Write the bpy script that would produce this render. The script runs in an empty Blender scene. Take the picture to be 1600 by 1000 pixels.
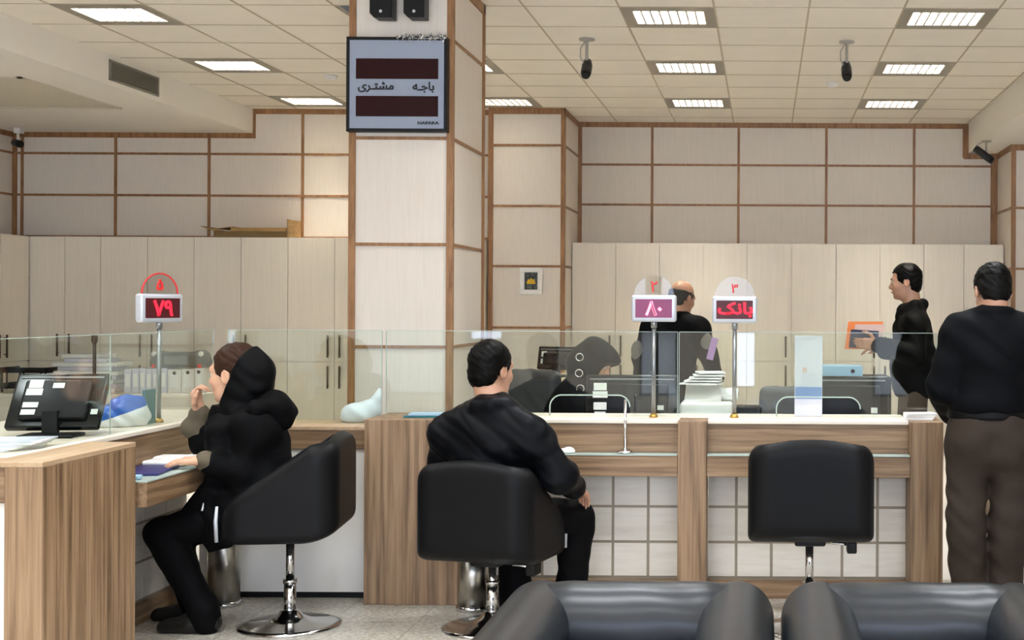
import bpy, bmesh, math, random
import numpy as np
from mathutils import Vector, Matrix

random.seed(7)
SC = bpy.context.scene
COL = SC.collection
PI = math.pi
# ------------------------------------------------------------------ camera
F, VX, VY, EYE, ROLL = 2030.0, 1195.0, 478.0, 1.47, 0.005
CS, SN = math.cos(ROLL), math.sin(ROLL)

def P(px, py, Y):
    """world point seen at a pixel of the photograph at depth Y"""
    dx, dy = px - VX, py - VY
    a = dx * CS + dy * SN
    b = -dx * SN + dy * CS
    return Vector((a * Y / F, Y, EYE - b * Y / F))

def XX(px, Y): return (px - VX) * Y / F
def ZZ(py, Y, px=VX): return P(px, py, Y).z

cd = bpy.data.cameras.new('camera')
cd.sensor_width = 36.0
cd.lens = F / 1600 * 36.0
cd.shift_x = -(VX - 800) / 1600
cd.shift_y = -(500 - VY) / 1600
cd.clip_end = 100
cam = bpy.data.objects.new('camera', cd)
COL.objects.link(cam)
cam.matrix_world = Matrix.Translation((0, 0, EYE)) @ Matrix.Rotation(PI / 2, 4, 'X') @ Matrix.Rotation(ROLL, 4, 'Z')
SC.camera = cam

# ------------------------------------------------------------------ materials
def lin(c):
    out = []
    for v in c[:3]:
        v = v / 255.0
        out.append(v / 12.92 if v <= 0.04045 else ((v + 0.055) / 1.055) ** 2.4)
    return (*out, 1.0)

def new_mat(name):
    m = bpy.data.materials.new(name)
    m.use_nodes = True
    nt = m.node_tree
    return m, nt, nt.nodes['Principled BSDF']

def plain(name, c, rough=0.5, metal=0.0, spec=0.5, vary=0.06, scale=30, bump=0.0, coat=0.0, sheen=0.0):
    """principled surface with a slight procedural mottling"""
    m, nt, b = new_mat(name)
    b.inputs['Roughness'].default_value = rough
    b.inputs['Metallic'].default_value = metal
    b.inputs['Specular IOR Level'].default_value = spec
    b.inputs['Coat Weight'].default_value = coat
    b.inputs['Sheen Weight'].default_value = sheen
    tc = nt.nodes.new('ShaderNodeTexCoord')
    n = nt.nodes.new('ShaderNodeTexNoise')
    n.inputs['Scale'].default_value = scale
    n.inputs['Detail'].default_value = 4
    nt.links.new(tc.outputs['Object'], n.inputs['Vector'])
    mx = nt.nodes.new('ShaderNodeMix'); mx.data_type = 'RGBA'
    l = lin(c)
    mx.inputs[6].default_value = tuple(v * (1 - vary) for v in l[:3]) + (1,)
    mx.inputs[7].default_value = tuple(min(1, v * (1 + vary)) for v in l[:3]) + (1,)
    nt.links.new(n.outputs['Fac'], mx.inputs[0])
    nt.links.new(mx.outputs[2], b.inputs['Base Color'])
    if bump > 0:
        bp = nt.nodes.new('ShaderNodeBump')
        bp.inputs['Strength'].default_value = bump
        bp.inputs['Distance'].default_value = 0.004
        nt.links.new(n.outputs['Fac'], bp.inputs['Height'])
        nt.links.new(bp.outputs['Normal'], b.inputs['Normal'])
    return m

def grain(name, cols, stretch, rough=0.45, bump=0.05, detail=5, dist=0.4, pos=(0.3, 0.5, 0.7)):
    """streaky surface: stretch = noise scale along x, y, z"""
    m, nt, b = new_mat(name)
    b.inputs['Roughness'].default_value = rough
    tc = nt.nodes.new('ShaderNodeTexCoord')
    mp = nt.nodes.new('ShaderNodeMapping')
    mp.inputs['Scale'].default_value = stretch
    n = nt.nodes.new('ShaderNodeTexNoise')
    n.inputs['Scale'].default_value = 1.0
    n.inputs['Detail'].default_value = detail
    n.inputs['Roughness'].default_value = 0.6
    n.inputs['Distortion'].default_value = dist
    nt.links.new(tc.outputs['Object'], mp.inputs['Vector'])
    nt.links.new(mp.outputs['Vector'], n.inputs['Vector'])
    r = nt.nodes.new('ShaderNodeValToRGB')
    r.color_ramp.elements[0].position = pos[0]
    r.color_ramp.elements[0].color = lin(cols[0])
    r.color_ramp.elements[1].position = pos[-1]
    r.color_ramp.elements[1].color = lin(cols[-1])
    for p, c in zip(pos[1:-1], cols[1:-1]):
        e = r.color_ramp.elements.new(p); e.color = lin(c)
    nt.links.new(n.outputs['Fac'], r.inputs['Fac'])
    nt.links.new(r.outputs['Color'], b.inputs['Base Color'])
    bp = nt.nodes.new('ShaderNodeBump')
    bp.inputs['Strength'].default_value = bump
    bp.inputs['Distance'].default_value = 0.002
    nt.links.new(n.outputs['Fac'], bp.inputs['Height'])
    nt.links.new(bp.outputs['Normal'], b.inputs['Normal'])
    return m

def glow(name, c, strength):
    m, nt, b = new_mat(name)
    b.inputs['Base Color'].default_value = lin(c)
    b.inputs['Emission Color'].default_value = lin(c)
    b.inputs['Emission Strength'].default_value = strength
    return m

def clear(name, tint=(232, 240, 236), ior=1.5, gloss=1.0):
    """sheet of clear glass: fresnel mix of see-through and mirror"""
    m = bpy.data.materials.new(name); m.use_nodes = True
    nt = m.node_tree; nt.nodes.clear()
    out = nt.nodes.new('ShaderNodeOutputMaterial')
    mx = nt.nodes.new('ShaderNodeMixShader')
    fr = nt.nodes.new('ShaderNodeFresnel'); fr.inputs['IOR'].default_value = ior
    tr = nt.nodes.new('ShaderNodeBsdfTransparent'); tr.inputs['Color'].default_value = lin(tint)
    gl = nt.nodes.new('ShaderNodeBsdfGlossy'); gl.inputs['Roughness'].default_value = 0.02
    gl.inputs['Color'].default_value = (gloss, gloss, gloss, 1)
    ge = nt.nodes.new('ShaderNodeNewGeometry')                 # leaving the sheet mirrors no more than entering it
    mr = nt.nodes.new('ShaderNodeMapRange'); mr.inputs['To Min'].default_value = ior; mr.inputs['To Max'].default_value = 1 / ior
    nt.links.new(ge.outputs['Backfacing'], mr.inputs['Value']); nt.links.new(mr.outputs[0], fr.inputs['IOR'])
    nt.links.new(fr.outputs[0], mx.inputs[0]); nt.links.new(tr.outputs[0], mx.inputs[1])
    nt.links.new(gl.outputs[0], mx.inputs[2]); nt.links.new(mx.outputs[0], out.inputs[0])
    return m

M = {}
M['panel'] = grain('wall panel laminate', [(216, 206, 193), (221, 212, 200), (225, 217, 206)], (60, 60, 4), 0.6, 0.03, pos=(0.2, 0.5, 0.8))
M['trim'] = grain('brown wood trim', [(118, 80, 46), (144, 102, 62), (162, 119, 78)], (40, 40, 5), 0.45)
M['ceiling'] = plain('mineral ceiling tile', (240, 233, 220), 0.9, vary=0.05, scale=3, spec=0.1)
M['plaster'] = plain('cream plaster', (236, 231, 220), 0.85, vary=0.02, scale=2, spec=0.15)
M['seam'] = plain('ceiling grid bar', (186, 174, 150), 0.7, vary=0.04)
M['bay'] = plain('access bay edge', (206, 198, 180), 0.8)
m, nt, b = new_mat('speckled granite floor')
tc = nt.nodes.new('ShaderNodeTexCoord')
vo = nt.nodes.new('ShaderNodeTexVoronoi'); vo.inputs['Scale'].default_value = 90
n2 = nt.nodes.new('ShaderNodeTexNoise'); n2.inputs['Scale'].default_value = 45; n2.inputs['Detail'].default_value = 6
nt.links.new(tc.outputs['Object'], vo.inputs['Vector']); nt.links.new(tc.outputs['Object'], n2.inputs['Vector'])
rr = nt.nodes.new('ShaderNodeValToRGB')
for e, (p, c) in zip(rr.color_ramp.elements, ((0.3, (140, 133, 120)), (0.7, (205, 199, 186)))):
    e.position = p; e.color = lin(c)
mxx = nt.nodes.new('ShaderNodeMix'); mxx.data_type = 'RGBA'; mxx.inputs[0].default_value = 0.35
nt.links.new(n2.outputs['Fac'], rr.inputs[0]); nt.links.new(rr.outputs[0], mxx.inputs[6])
bw = nt.nodes.new('ShaderNodeRGBToBW'); nt.links.new(vo.outputs['Color'], bw.inputs[0])
r2 = nt.nodes.new('ShaderNodeValToRGB')
for e, (p, c) in zip(r2.color_ramp.elements, ((0.2, (120, 112, 100)), (0.8, (222, 216, 202)))):
    e.position = p; e.color = lin(c)
nt.links.new(bw.outputs[0], r2.inputs[0]); nt.links.new(r2.outputs[0], mxx.inputs[7])
br = nt.nodes.new('ShaderNodeTexBrick'); br.offset = 0
br.inputs['Scale'].default_value = 1.0; br.inputs['Brick Width'].default_value = 0.4; br.inputs['Row Height'].default_value = 0.4
br.inputs['Mortar Size'].default_value = 0.003
br.inputs['Color1'].default_value = (1, 1, 1, 1); br.inputs['Color2'].default_value = (0.93, 0.93, 0.93, 1); br.inputs['Mortar'].default_value = (0.55, 0.53, 0.5, 1)
nt.links.new(tc.outputs['Object'], br.inputs['Vector'])
m3 = nt.nodes.new('ShaderNodeMix'); m3.data_type = 'RGBA'; m3.blend_type = 'MULTIPLY'; m3.inputs[0].default_value = 1
nt.links.new(mxx.outputs[2], m3.inputs[6]); nt.links.new(br.outputs[0], m3.inputs[7])
nt.links.new(m3.outputs[2], b.inputs['Base Color']); b.inputs['Roughness'].default_value = 0.32
M['floor'] = m

WOOD = [(86, 64, 43), (124, 97, 70), (147, 118, 88), (168, 140, 109)]
WP = (0.28, 0.44, 0.56, 0.74)
M['pale_floor'] = plain('pale bounce floor', (226, 222, 214), .4, vary=.03, scale=4)  # unseen floor areas made pale to bounce light onto the ceiling
M['wood_v'] = grain('streaked oak, upright grain', WOOD, (38, 38, 1.3), 0.5, 0.06, pos=WP)
M['wood_x'] = grain('streaked oak, lengthwise grain', WOOD, (1.3, 38, 38), 0.5, 0.06, pos=WP)
M['wood_y'] = grain('streaked oak, crosswise grain', WOOD, (38, 1.3, 38), 0.5, 0.06, pos=WP)
M['wood_top'] = grain('pale oak counter top', [(160, 132, 100), (180, 152, 120), (194, 167, 136)], (20, 2, 20), 0.4, 0.03, pos=(0.3, 0.5, 0.7))
M['cream'] = plain('cream worktop laminate', (236, 224, 206), 0.35, vary=0.02)
M['white_panel'] = plain('warm white laminate', (230, 225, 215), 0.4, vary=0.02)
M['tile'] = grain('pale laminate tile', [(208, 200, 186), (218, 211, 198), (226, 219, 207)], (5, 5, 40), 0.45, 0.02, pos=(0.2, 0.5, 0.8))
M['groove'] = plain('taupe groove', (150, 138, 120), 0.7)
M['cabinet'] = grain('pale maple cabinet', [(229, 219, 202), (234, 225, 209), (238, 230, 215)], (45, 45, 1.6), 0.45, 0.02, pos=(0.25, 0.5, 0.75))
M['gap'] = plain('dark cabinet gap', (96, 82, 66), 0.8)
M['handle'] = plain('dark bronze handle', (96, 84, 70), 0.35, metal=0.8)
M['chrome'] = plain('polished chrome', (205, 205, 205), 0.12, metal=1.0, vary=0.02)
M['steel'] = plain('brushed stainless steel', (176, 172, 162), 0.3, metal=1.0, vary=0.03)
M['pole'] = plain('grey metal pole', (150, 154, 156), 0.3, metal=0.85)
M['brass'] = plain('brass foot', (190, 150, 80), 0.3, metal=0.9)
M['leather'] = plain('black leather', (14, 14, 15), 0.45, vary=0.12, scale=140, bump=0.12, spec=0.14)
M['sofa'] = plain('slate grey leather', (17, 21, 26), 0.34, vary=0.16, scale=16, bump=0.08, spec=0.36)
M['sofa_pipe'] = plain('grey leather piping', (58, 61, 64), 0.4)
M['black_plastic'] = plain('black plastic', (14, 14, 16), 0.4, spec=0.25)
M['black_gloss'] = plain('glossy black plastic', (12, 13, 13), 0.2, spec=0.35)
M['grey_plastic'] = plain('grey plastic', (120, 122, 122), 0.45)
M['dark_grey'] = plain('dark grey fabric', (62, 64, 66), 0.7, vary=0.12, scale=60)
M['white_plastic'] = plain('white plastic', (226, 224, 218), 0.4, vary=0.03)
M['silver_plastic'] = plain('silver plastic', (196, 200, 206), 0.35, metal=0.25)
M['paper'] = plain('white paper', (236, 236, 234), 0.8, vary=0.03)
M['paper_blue'] = plain('bluish paper', (206, 208, 222), 0.8, vary=0.05)
M['label'] = plain('white sticker', (226, 228, 220), 0.6)
M['blue'] = plain('blue plastic', (24, 92, 186), 0.35, vary=0.1)
M['blue_pale'] = plain('pale blue plastic', (150, 186, 206), 0.4)
M['teal'] = plain('teal plastic', (40, 110, 116), 0.4)
M['navy'] = plain('navy cover', (42, 40, 100), 0.4, vary=0.12)
M['orange'] = plain('orange card', (238, 134, 68), 0.6)
M['lilac'] = plain('lilac card', (186, 150, 208), 0.6)
M['cardboard'] = grain('cardboard', [(150, 116, 70), (172, 138, 90), (188, 154, 104)], (6, 30, 30), 0.8, 0.05)
M['cardboard_dark'] = plain('dark cardboard', (112, 90, 52), 0.8)
M['pvc'] = clear('clear bag film', (238, 244, 248), 1.25)
M['glass'] = clear('counter glass', (246, 250, 247), 1.46)
M['glass_edge'] = plain('polished glass edge', (178, 194, 184), 0.2)
def film(name, c, a):
    m, nt, b = new_mat(name)
    b.inputs['Base Color'].default_value = lin(c); b.inputs['Roughness'].default_value = .4; b.inputs['Alpha'].default_value = a
    return m
M['film_white'] = film('translucent white sheet', (236, 238, 246), .62)
M['film_blue'] = film('translucent blue print', (126, 158, 214), .8)
M['film_peach'] = film('pale peach print', (240, 206, 192), .6)
M['acrylic'] = clear('frosted acrylic', (240, 240, 240), 1.3)
M['lamp'] = glow('fluorescent lamp', (255, 252, 246), 52.0)
M['lamp_far'] = glow('tuned fluorescent lamp', (255, 250, 240), 60.0)  # far fixtures given their own strengths to set the back wall brightness
M['lamp_left'] = glow('tuned fluorescent lamp, left', (255, 250, 240), 40.0)
M['lamp_weak'] = glow('weak fluorescent lamp', (255, 252, 246), 7.0)
M['louvre'] = plain('white louvre', (215, 212, 205), 0.3, vary=0.02)
M['fixture'] = plain('grey fixture frame', (150, 142, 127), 0.5)
M['led'] = glow('red led', (255, 20, 40), .9)
M['led_pink'] = glow('pink led', (255, 130, 150), .7)
M['red_paint'] = plain('red numeral', (226, 48, 48), 0.5)
M['screen_red'] = plain('dark red display window', (40, 8, 12), 0.3, spec=0.15)
M['screen_lit'] = glow('lit red matrix', (52, 2, 8), 0.3)
M['screen_violet'] = glow('violet matrix', (120, 54, 90), 0.12)
M['sign_grey'] = plain('grey blue sign face', (146, 155, 172), 0.5, spec=0.25, vary=0.03)
M['black_text'] = plain('black lettering', (24, 24, 26), 0.6)
M['tinsel'] = plain('silver tinsel', (220, 222, 224), 0.15, metal=1.0)
M['grille'] = plain('grey air grille', (132, 128, 116), 0.5)
M['white_frame'] = plain('white picture frame', (236, 234, 230), 0.4)
M['photo_dark'] = grain('dark picture print', [(20, 26, 28), (52, 64, 60), (96, 106, 96)], (40, 40, 40), 0.4, 0.0)
M['yellow'] = plain('yellow emblem', (224, 180, 30), 0.5, vary=0.15)
M['cam_dark'] = plain('dark camera shell', (40, 39, 38), 0.35, spec=.3)
M['cam_grey'] = plain('grey camera mount', (164, 158, 148), 0.4)
M['daylight'] = glow('bright daylight', (214, 228, 255), 2.6)
M['pane_glow'] = glow('sheer curtain in daylight', (216, 224, 240), .32)  # dim emission added for a faint veil in the counter glass

# ------------------------------------------------------------------ objects
INV = {}

def link(name, me, mat=None, parent=None):
    o = bpy.data.objects.new(name, me)
    COL.objects.link(o)
    if mat is not None and me is not None and not me.materials:
        for mm in (mat if isinstance(mat, (list, tuple)) else [mat]):
            me.materials.append(M[mm] if isinstance(mm, str) else mm)
    if parent is not None:
        o.parent = parent
        if parent.name in INV:
            o.matrix_parent_inverse = INV[parent.name]
    return o

def tag(o, label=None, cat=None, group=None, kind=None):
    if label: o['label'] = label
    if cat: o['category'] = cat
    if group: o['group'] = group
    if kind: o['kind'] = kind
    return o

def thing(name, label, cat, loc=(0, 0, 0), rz=0.0, group=None, world=False):
    """an Empty at the thing's base; world=True: parts are modelled in world coordinates"""
    o = bpy.data.objects.new(name, None)
    o.empty_display_size = 0.1
    COL.objects.link(o)
    o.location = loc; o.rotation_euler = (0, 0, rz)
    if world:
        INV[o.name] = (Matrix.Translation(Vector(loc)) @ Matrix.Rotation(rz, 4, 'Z')).inverted()
    return tag(o, label, cat, group)

def copy_tree(o, parent=None):
    c = o.copy(); COL.objects.link(c)
    if parent is not None:
        c.parent = parent
    for ch in list(o.children):
        copy_tree(ch, c)
    return c

def bez_rot(v):
    v = Vector(v).normalized()
    return v.to_track_quat('Z', 'Y').to_matrix()

class MB:
    """collects shapes of one mesh"""
    def __init__(s): s.b = bmesh.new(); s.smooth = []
    def box(s, x0, x1, y0, y1, z0, z1, mat=0):
        vs = [s.b.verts.new((x, y, z)) for z in (z0, z1) for y in (y0, y1) for x in (x0, x1)]
        for q in ((0, 2, 3, 1), (4, 5, 7, 6), (0, 1, 5, 4), (2, 6, 7, 3), (0, 4, 6, 2), (1, 3, 7, 5)):
            f = s.b.faces.new([vs[i] for i in q]); f.material_index = mat
        return s
    def obox(s, c, ax, ay, az, hx, hy, hz, mat=0):
        """oriented box: centre, axes, half sizes"""
        c, ax, ay, az = Vector(c), Vector(ax).normalized(), Vector(ay).normalized(), Vector(az).normalized()
        vs = [s.b.verts.new(c + ax * hx * i + ay * hy * j + az * hz * k) for k in (-1, 1) for j in (-1, 1) for i in (-1, 1)]
        for q in ((0, 2, 3, 1), (4, 5, 7, 6), (0, 1, 5, 4), (2, 6, 7, 3), (0, 4, 6, 2), (1, 3, 7, 5)):
            f = s.b.faces.new([vs[i] for i in q]); f.material_index = mat
        return s
    def tube(s, pts, r, seg=12, mat=0, caps=True):
        pts = [Vector(p) for p in pts]
        rs = r if isinstance(r, (list, tuple)) else [r] * len(pts)
        rings = []; up = None
        for i, p in enumerate(pts):
            d = (pts[min(i + 1, len(pts) - 1)] - pts[max(i - 1, 0)]).normalized()
            if up is None:
                up = Vector((0, 0, 1)) if abs(d.z) < 0.9 else Vector((1, 0, 0))
            a = d.cross(up).normalized(); bb = a.cross(d).normalized(); up = bb
            rings.append([s.b.verts.new(p + (a * math.cos(t) + bb * math.sin(t)) * rs[i]) for t in [2 * PI * k / seg for k in range(seg)]])
        for q, w in zip(rings, rings[1:]):
            for k in range(seg):
                f = s.b.faces.new((q[k], q[(k + 1) % seg], w[(k + 1) % seg], w[k])); f.smooth = True; f.material_index = mat
        if caps:
            f = s.b.faces.new(rings[0][::-1]); f.material_index = mat
            f = s.b.faces.new(rings[-1]); f.material_index = mat
        return s
    def lathe(s, prof, c=(0, 0, 0), seg=28, axis=(0, 0, 1), mat=0):
        """profile of (radius, height) turned round an axis"""
        R = bez_rot(axis); c = Vector(c); rings = []
        for r, h in prof:
            rings.append([s.b.verts.new(c + R @ Vector((r * math.cos(2 * PI * k / seg), r * math.sin(2 * PI * k / seg), h))) for k in range(seg)] if r > 1e-6 else [s.b.verts.new(c + R @ Vector((0, 0, h)))])
        for q, w in zip(rings, rings[1:]):
            for k in range(seg):
                a, d = (k, (k + 1) % seg)
                v = ([q[0], w[d], w[a]] if len(q) == 1 and len(w) > 1 else [q[a], q[d], w[0]] if len(w) == 1 and len(q) > 1 else [q[a], q[d], w[d], w[a]] if len(q) > 1 else None)
                if v:
                    f = s.b.faces.new(v); f.smooth = True; f.material_index = mat
        return s
    def prism(s, poly, to3, t0, t1, mat=0):
        """extruded polygon: to3(u, v, t) -> point"""
        a = [s.b.verts.new(to3(u, v, t0)) for u, v in poly]; d = [s.b.verts.new(to3(u, v, t1)) for u, v in poly]
        n = len(poly)
        fs = [s.b.faces.new(a[::-1]), s.b.faces.new(d)]
        for i in range(n):
            fs.append(s.b.faces.new((a[i], a[(i + 1) % n], d[(i + 1) % n], d[i])))
        for f in fs: f.material_index = mat
        return s
    def rbox(s, x0, x1, y0, y1, z0, z1, r, seg=3):
        t = bmesh.new()
        bmesh.ops.create_cube(t, size=1)
        for v in t.verts:
            v.co = Vector((x0 + (v.co.x + .5) * (x1 - x0), y0 + (v.co.y + .5) * (y1 - y0), z0 + (v.co.z + .5) * (z1 - z0)))
        bmesh.ops.bevel(t, geom=t.edges[:], offset=r, segments=seg, profile=0.5, affect='EDGES')
        for f in t.faces: f.smooth = True
        me = bpy.data.meshes.new('tmp'); t.to_mesh(me); t.free(); s.b.from_mesh(me); bpy.data.meshes.remove(me)
        return s
    def rot(s, piv, ax, ang):
        bmesh.ops.rotate(s.b, verts=s.b.verts[:], cent=Vector(piv), matrix=Matrix.Rotation(ang, 3, ax)); return s
    def move(s, v):
        bmesh.ops.translate(s.b, verts=s.b.verts[:], vec=Vector(v)); return s
    def build(s, name, mat, parent=None, bevel=0.0, seg=2, **k):
        bmesh.ops.recalc_face_normals(s.b, faces=s.b.faces[:])
        me = bpy.data.meshes.new(name); s.b.to_mesh(me); s.b.free()
        o = link(name, me, mat, parent)
        if bevel > 0:
            md = o.modifiers.new('bevel', 'BEVEL'); md.width = bevel; md.segments = seg; md.limit_method = 'ANGLE'
        if k: tag(o, **k)
        return o

def struct(name, mb, mat, bevel=0.0):
    return mb.build(name, mat, None, bevel, kind='structure')

def lettering(name, s, size, mat, parent, org, ux, uy, bold=0.0, depth=0.003, align='CENTER', condense=1.0):
    """letters standing on a plane: org = middle of the line, ux along the text, uy up"""
    c = bpy.data.curves.new('letters', 'FONT')
    c.body = s; c.size = 1.0; c.extrude = 0.02; c.bevel_depth = bold * .8; c.bevel_resolution = 0; c.align_x = align; c.align_y = 'CENTER'; c.resolution_u = 4
    t = bpy.data.objects.new('letters', c); COL.objects.link(t)
    dg = bpy.context.evaluated_depsgraph_get()
    me = bpy.data.meshes.new_from_object(t.evaluated_get(dg))
    bpy.data.objects.remove(t); bpy.data.curves.remove(c)
    me.materials.clear()
    ux, uy = Vector(ux).normalized(), Vector(uy).normalized(); n = ux.cross(uy)
    xs = [v.co.x for v in me.vertices]; ys = [v.co.y for v in me.vertices]
    cx, cy = ((min(xs) + max(xs)) / 2 if align == 'CENTER' else 0), (min(ys) + max(ys)) / 2
    k = size / max(1e-6, max(ys) - min(ys))
    for v in me.vertices:
        q = v.co
        v.co = Vector(org) + ux * (q.x - cx) * k * condense + uy * (q.y - cy) * k + n * (q.z * depth / 0.02)
    return link(name, me, mat, parent)

# ------------------------------------------------------------------ implicit surfaces
class Blob:
    """distance field on a grid, meshed as one continuous surface"""
    def __init__(s, lo, hi, h):
        s.h = h
        s.lo = np.array(lo, dtype=np.float64) - 2 * h
        s.n = tuple(int(v) for v in np.ceil((np.array(hi) - s.lo) / h) + 3)
        s.D = np.full(s.n, 0.5, dtype=np.float32)
        s.ax = [(s.lo[i] + h * np.arange(s.n[i])).astype(np.float32) for i in range(3)]
    def _grid(s, lo, hi):
        sl = []
        for i in range(3):
            a = max(0, int((lo[i] - s.lo[i]) / s.h) - 1); b = min(s.n[i], int((hi[i] - s.lo[i]) / s.h) + 3)
            if b <= a: return None, None
            sl.append(slice(a, b))
        X = s.ax[0][sl[0]][:, None, None]; Y = s.ax[1][sl[1]][None, :, None]; Z = s.ax[2][sl[2]][None, None, :]
        return tuple(sl), (X, Y, Z)
    def add(s, f, lo, hi, k=0.0, op='u', pad=0.02):
        m = k + pad
        sl, g = s._grid([v - m for v in lo], [v + m for v in hi])
        if sl is None: return s
        d = f(*g).astype(np.float32); D = s.D[sl]
        if op == 'u':
            r = np.minimum(D, d)
            if k > 0:
                hh = np.maximum(k - np.abs(D - d), 0) / k; r = r - hh * hh * k * 0.25
        else:
            r = np.maximum(D, -d)
            if k > 0:
                hh = np.maximum(k - np.abs(D + d), 0) / k; r = r + hh * hh * k * 0.25
        s.D[sl] = r
        return s
    def cap(s, a, b, ra, rb=None, k=0.02, op='u'):
        rb = ra if rb is None else rb
        a = np.array(a, dtype=np.float32); b = np.array(b, dtype=np.float32); ba = b - a; L2 = max(float(ba @ ba), 1e-9)
        def f(X, Y, Z):
            px, py, pz = X - a[0], Y - a[1], Z - a[2]
            t = np.clip((px * ba[0] + py * ba[1] + pz * ba[2]) / L2, 0, 1)
            return np.sqrt((px - t * ba[0]) ** 2 + (py - t * ba[1]) ** 2 + (pz - t * ba[2]) ** 2) - (ra + (rb - ra) * t)
        r = max(ra, rb)
        return s.add(f, np.minimum(a, b) - r, np.maximum(a, b) + r, k, op)
    def chain(s, pts, rs, k=0.02):
        for i in range(len(pts) - 1):
            s.cap(pts[i], pts[i + 1], rs[i], rs[i + 1], k)
        return s
    def ell(s, c, r, R=None, k=0.02, op='u'):
        c = np.array(c, dtype=np.float32); r = np.array(r, dtype=np.float32)
        R = np.eye(3) if R is None else np.array(R)
        def f(X, Y, Z):
            px, py, pz = X - c[0], Y - c[1], Z - c[2]
            q = [(px * R[0, i] + py * R[1, i] + pz * R[2, i]) for i in range(3)]
            k0 = np.sqrt(sum((q[i] / r[i]) ** 2 for i in range(3))); k1 = np.sqrt(sum((q[i] / r[i] ** 2) ** 2 for i in range(3)))
            return np.where(k1 > 1e-6, k0 * (k0 - 1) / np.maximum(k1, 1e-6), -float(r.min()))
        e = np.sqrt(((np.abs(R) * r[None, :]) ** 2).sum(1))
        return s.add(f, c - e, c + e, k, op)
    def rbox(s, c, h, r, R=None, k=0.0, op='u'):
        c = np.array(c, dtype=np.float32); h = np.array(h, dtype=np.float32)
        R = np.eye(3) if R is None else np.array(R)
        def f(X, Y, Z):
            px, py, pz = X - c[0], Y - c[1], Z - c[2]
            q = [np.abs(px * R[0, i] + py * R[1, i] + pz * R[2, i]) - (h[i] - r) for i in range(3)]
            return np.sqrt(sum(np.maximum(v, 0) ** 2 for v in q)) + np.minimum(np.maximum(np.maximum(q[0], q[1]), q[2]), 0) - r
        e = (np.abs(R) * h[None, :]).sum(1)
        return s.add(f, c - e, c + e, k, op)
    def cut(s, f, k=0.0):
        """keep only where f < 0"""
        d = f(s.ax[0][:, None, None], s.ax[1][None, :, None], s.ax[2][None, None, :]).astype(np.float32)
        r = np.maximum(s.D, d)
        if k > 0:
            hh = np.maximum(k - np.abs(s.D - d), 0) / k; r = r + hh * hh * k * 0.25
        s.D = r; return s
    def noise(s, amp, fr=1.0, seed=0.0, mask=None):
        X, Y, Z = s.ax[0][:, None, None] * fr + seed, s.ax[1][None, :, None] * fr, s.ax[2][None, None, :] * fr
        w = np.sin(26 * Z + 9 * X + 4 * np.sin(7 * Y + 5 * X)) * np.sin(12 * X - 9 * Y + 6 * Z + 2 * np.sin(9 * Z)) + 0.5 * np.sin(47 * Z - 21 * Y + 16 * X + 3 * np.sin(13 * X + 6 * Z))
        s.D = s.D + (amp * w * (1 if mask is None else mask(s.ax[0][:, None, None], s.ax[1][None, :, None], s.ax[2][None, None, :]))).astype(np.float32)
        return s
    def mesh(s, name, mat, parent=None, smooth=1, colour=None, **kw):
        D = s.D; n = s.n
        D[0], D[-1] = 0.5, 0.5; D[:, 0], D[:, -1] = 0.5, 0.5; D[:, :, 0], D[:, :, -1] = 0.5, 0.5
        S = D < 0
        st = (n[1] * n[2], n[2], 1)
        cnt = {}; cells_all, pts_all = [], []; quads = []
        for a in range(3):
            lo = [slice(None)] * 3; hi = [slice(None)] * 3
            lo[a] = slice(0, -1); hi[a] = slice(1, None)
            A, B = S[tuple(lo)], S[tuple(hi)]
            idx = np.argwhere(A != B)
            if len(idx) == 0: continue
            i2 = idx.copy(); i2[:, a] += 1
            d0 = D[tuple(idx.T)].astype(np.float64); d1 = D[tuple(i2.T)].astype(np.float64)
            p = idx.astype(np.float64); p[:, a] += d0 / (d0 - d1)
            inside0 = d0 < 0
            u, v = (a + 1) % 3, (a + 2) % 3
            base = idx @ np.array(st)
            c4 = [base - st[u] - st[v], base - st[v], base, base - st[u]]
            for c in c4:
                cells_all.append(c); pts_all.append(p)
            q = np.stack(c4, 1)
            q[~inside0] = q[~inside0][:, ::-1]
            quads.append(q)
        if not quads:
            raise RuntimeError('empty blob ' + name)
        cells = np.concatenate(cells_all); pts = np.concatenate(pts_all); quads = np.concatenate(quads)
        uc, inv = np.unique(cells, return_inverse=True)
        nv = len(uc); w = np.bincount(inv, minlength=nv).astype(np.float64)
        V = np.stack([np.bincount(inv, weights=pts[:, i], minlength=nv) / w for i in range(3)], 1)
        Q = np.searchsorted(uc, quads)
        for _ in range(smooth):
            acc = np.zeros_like(V); deg = np.zeros(nv)
            for i in range(4):
                a, b = Q[:, i], Q[:, (i + 1) % 4]
                for j in range(3):
                    acc[:, j] += np.bincount(a, weights=V[b, j], minlength=nv)
                deg += np.bincount(a, minlength=nv)
            V = 0.5 * V + 0.5 * acc / np.maximum(deg, 1)[:, None]
        V = s.lo[None, :] + V * s.h
        me = bpy.data.meshes.new(name)
        me.vertices.add(nv); me.vertices.foreach_set('co', V.astype(np.float32).ravel())
        nq = len(Q)
        me.loops.add(nq * 4); me.loops.foreach_set('vertex_index', Q.astype(np.int32).ravel())
        me.polygons.add(nq); me.polygons.foreach_set('loop_start', np.arange(0, nq * 4, 4, dtype=np.int32))
        me.polygons.foreach_set('use_smooth', np.ones(nq, dtype=bool))
        me.update(calc_edges=True); me.validate()
        o = link(name, me, mat, parent)
        if colour is not None:
            C = V[Q].mean(1)
            me.polygons.foreach_set('material_index', colour(C).astype(np.int32)); me.update()
        if kw: tag(o, **kw)
        return o
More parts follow.
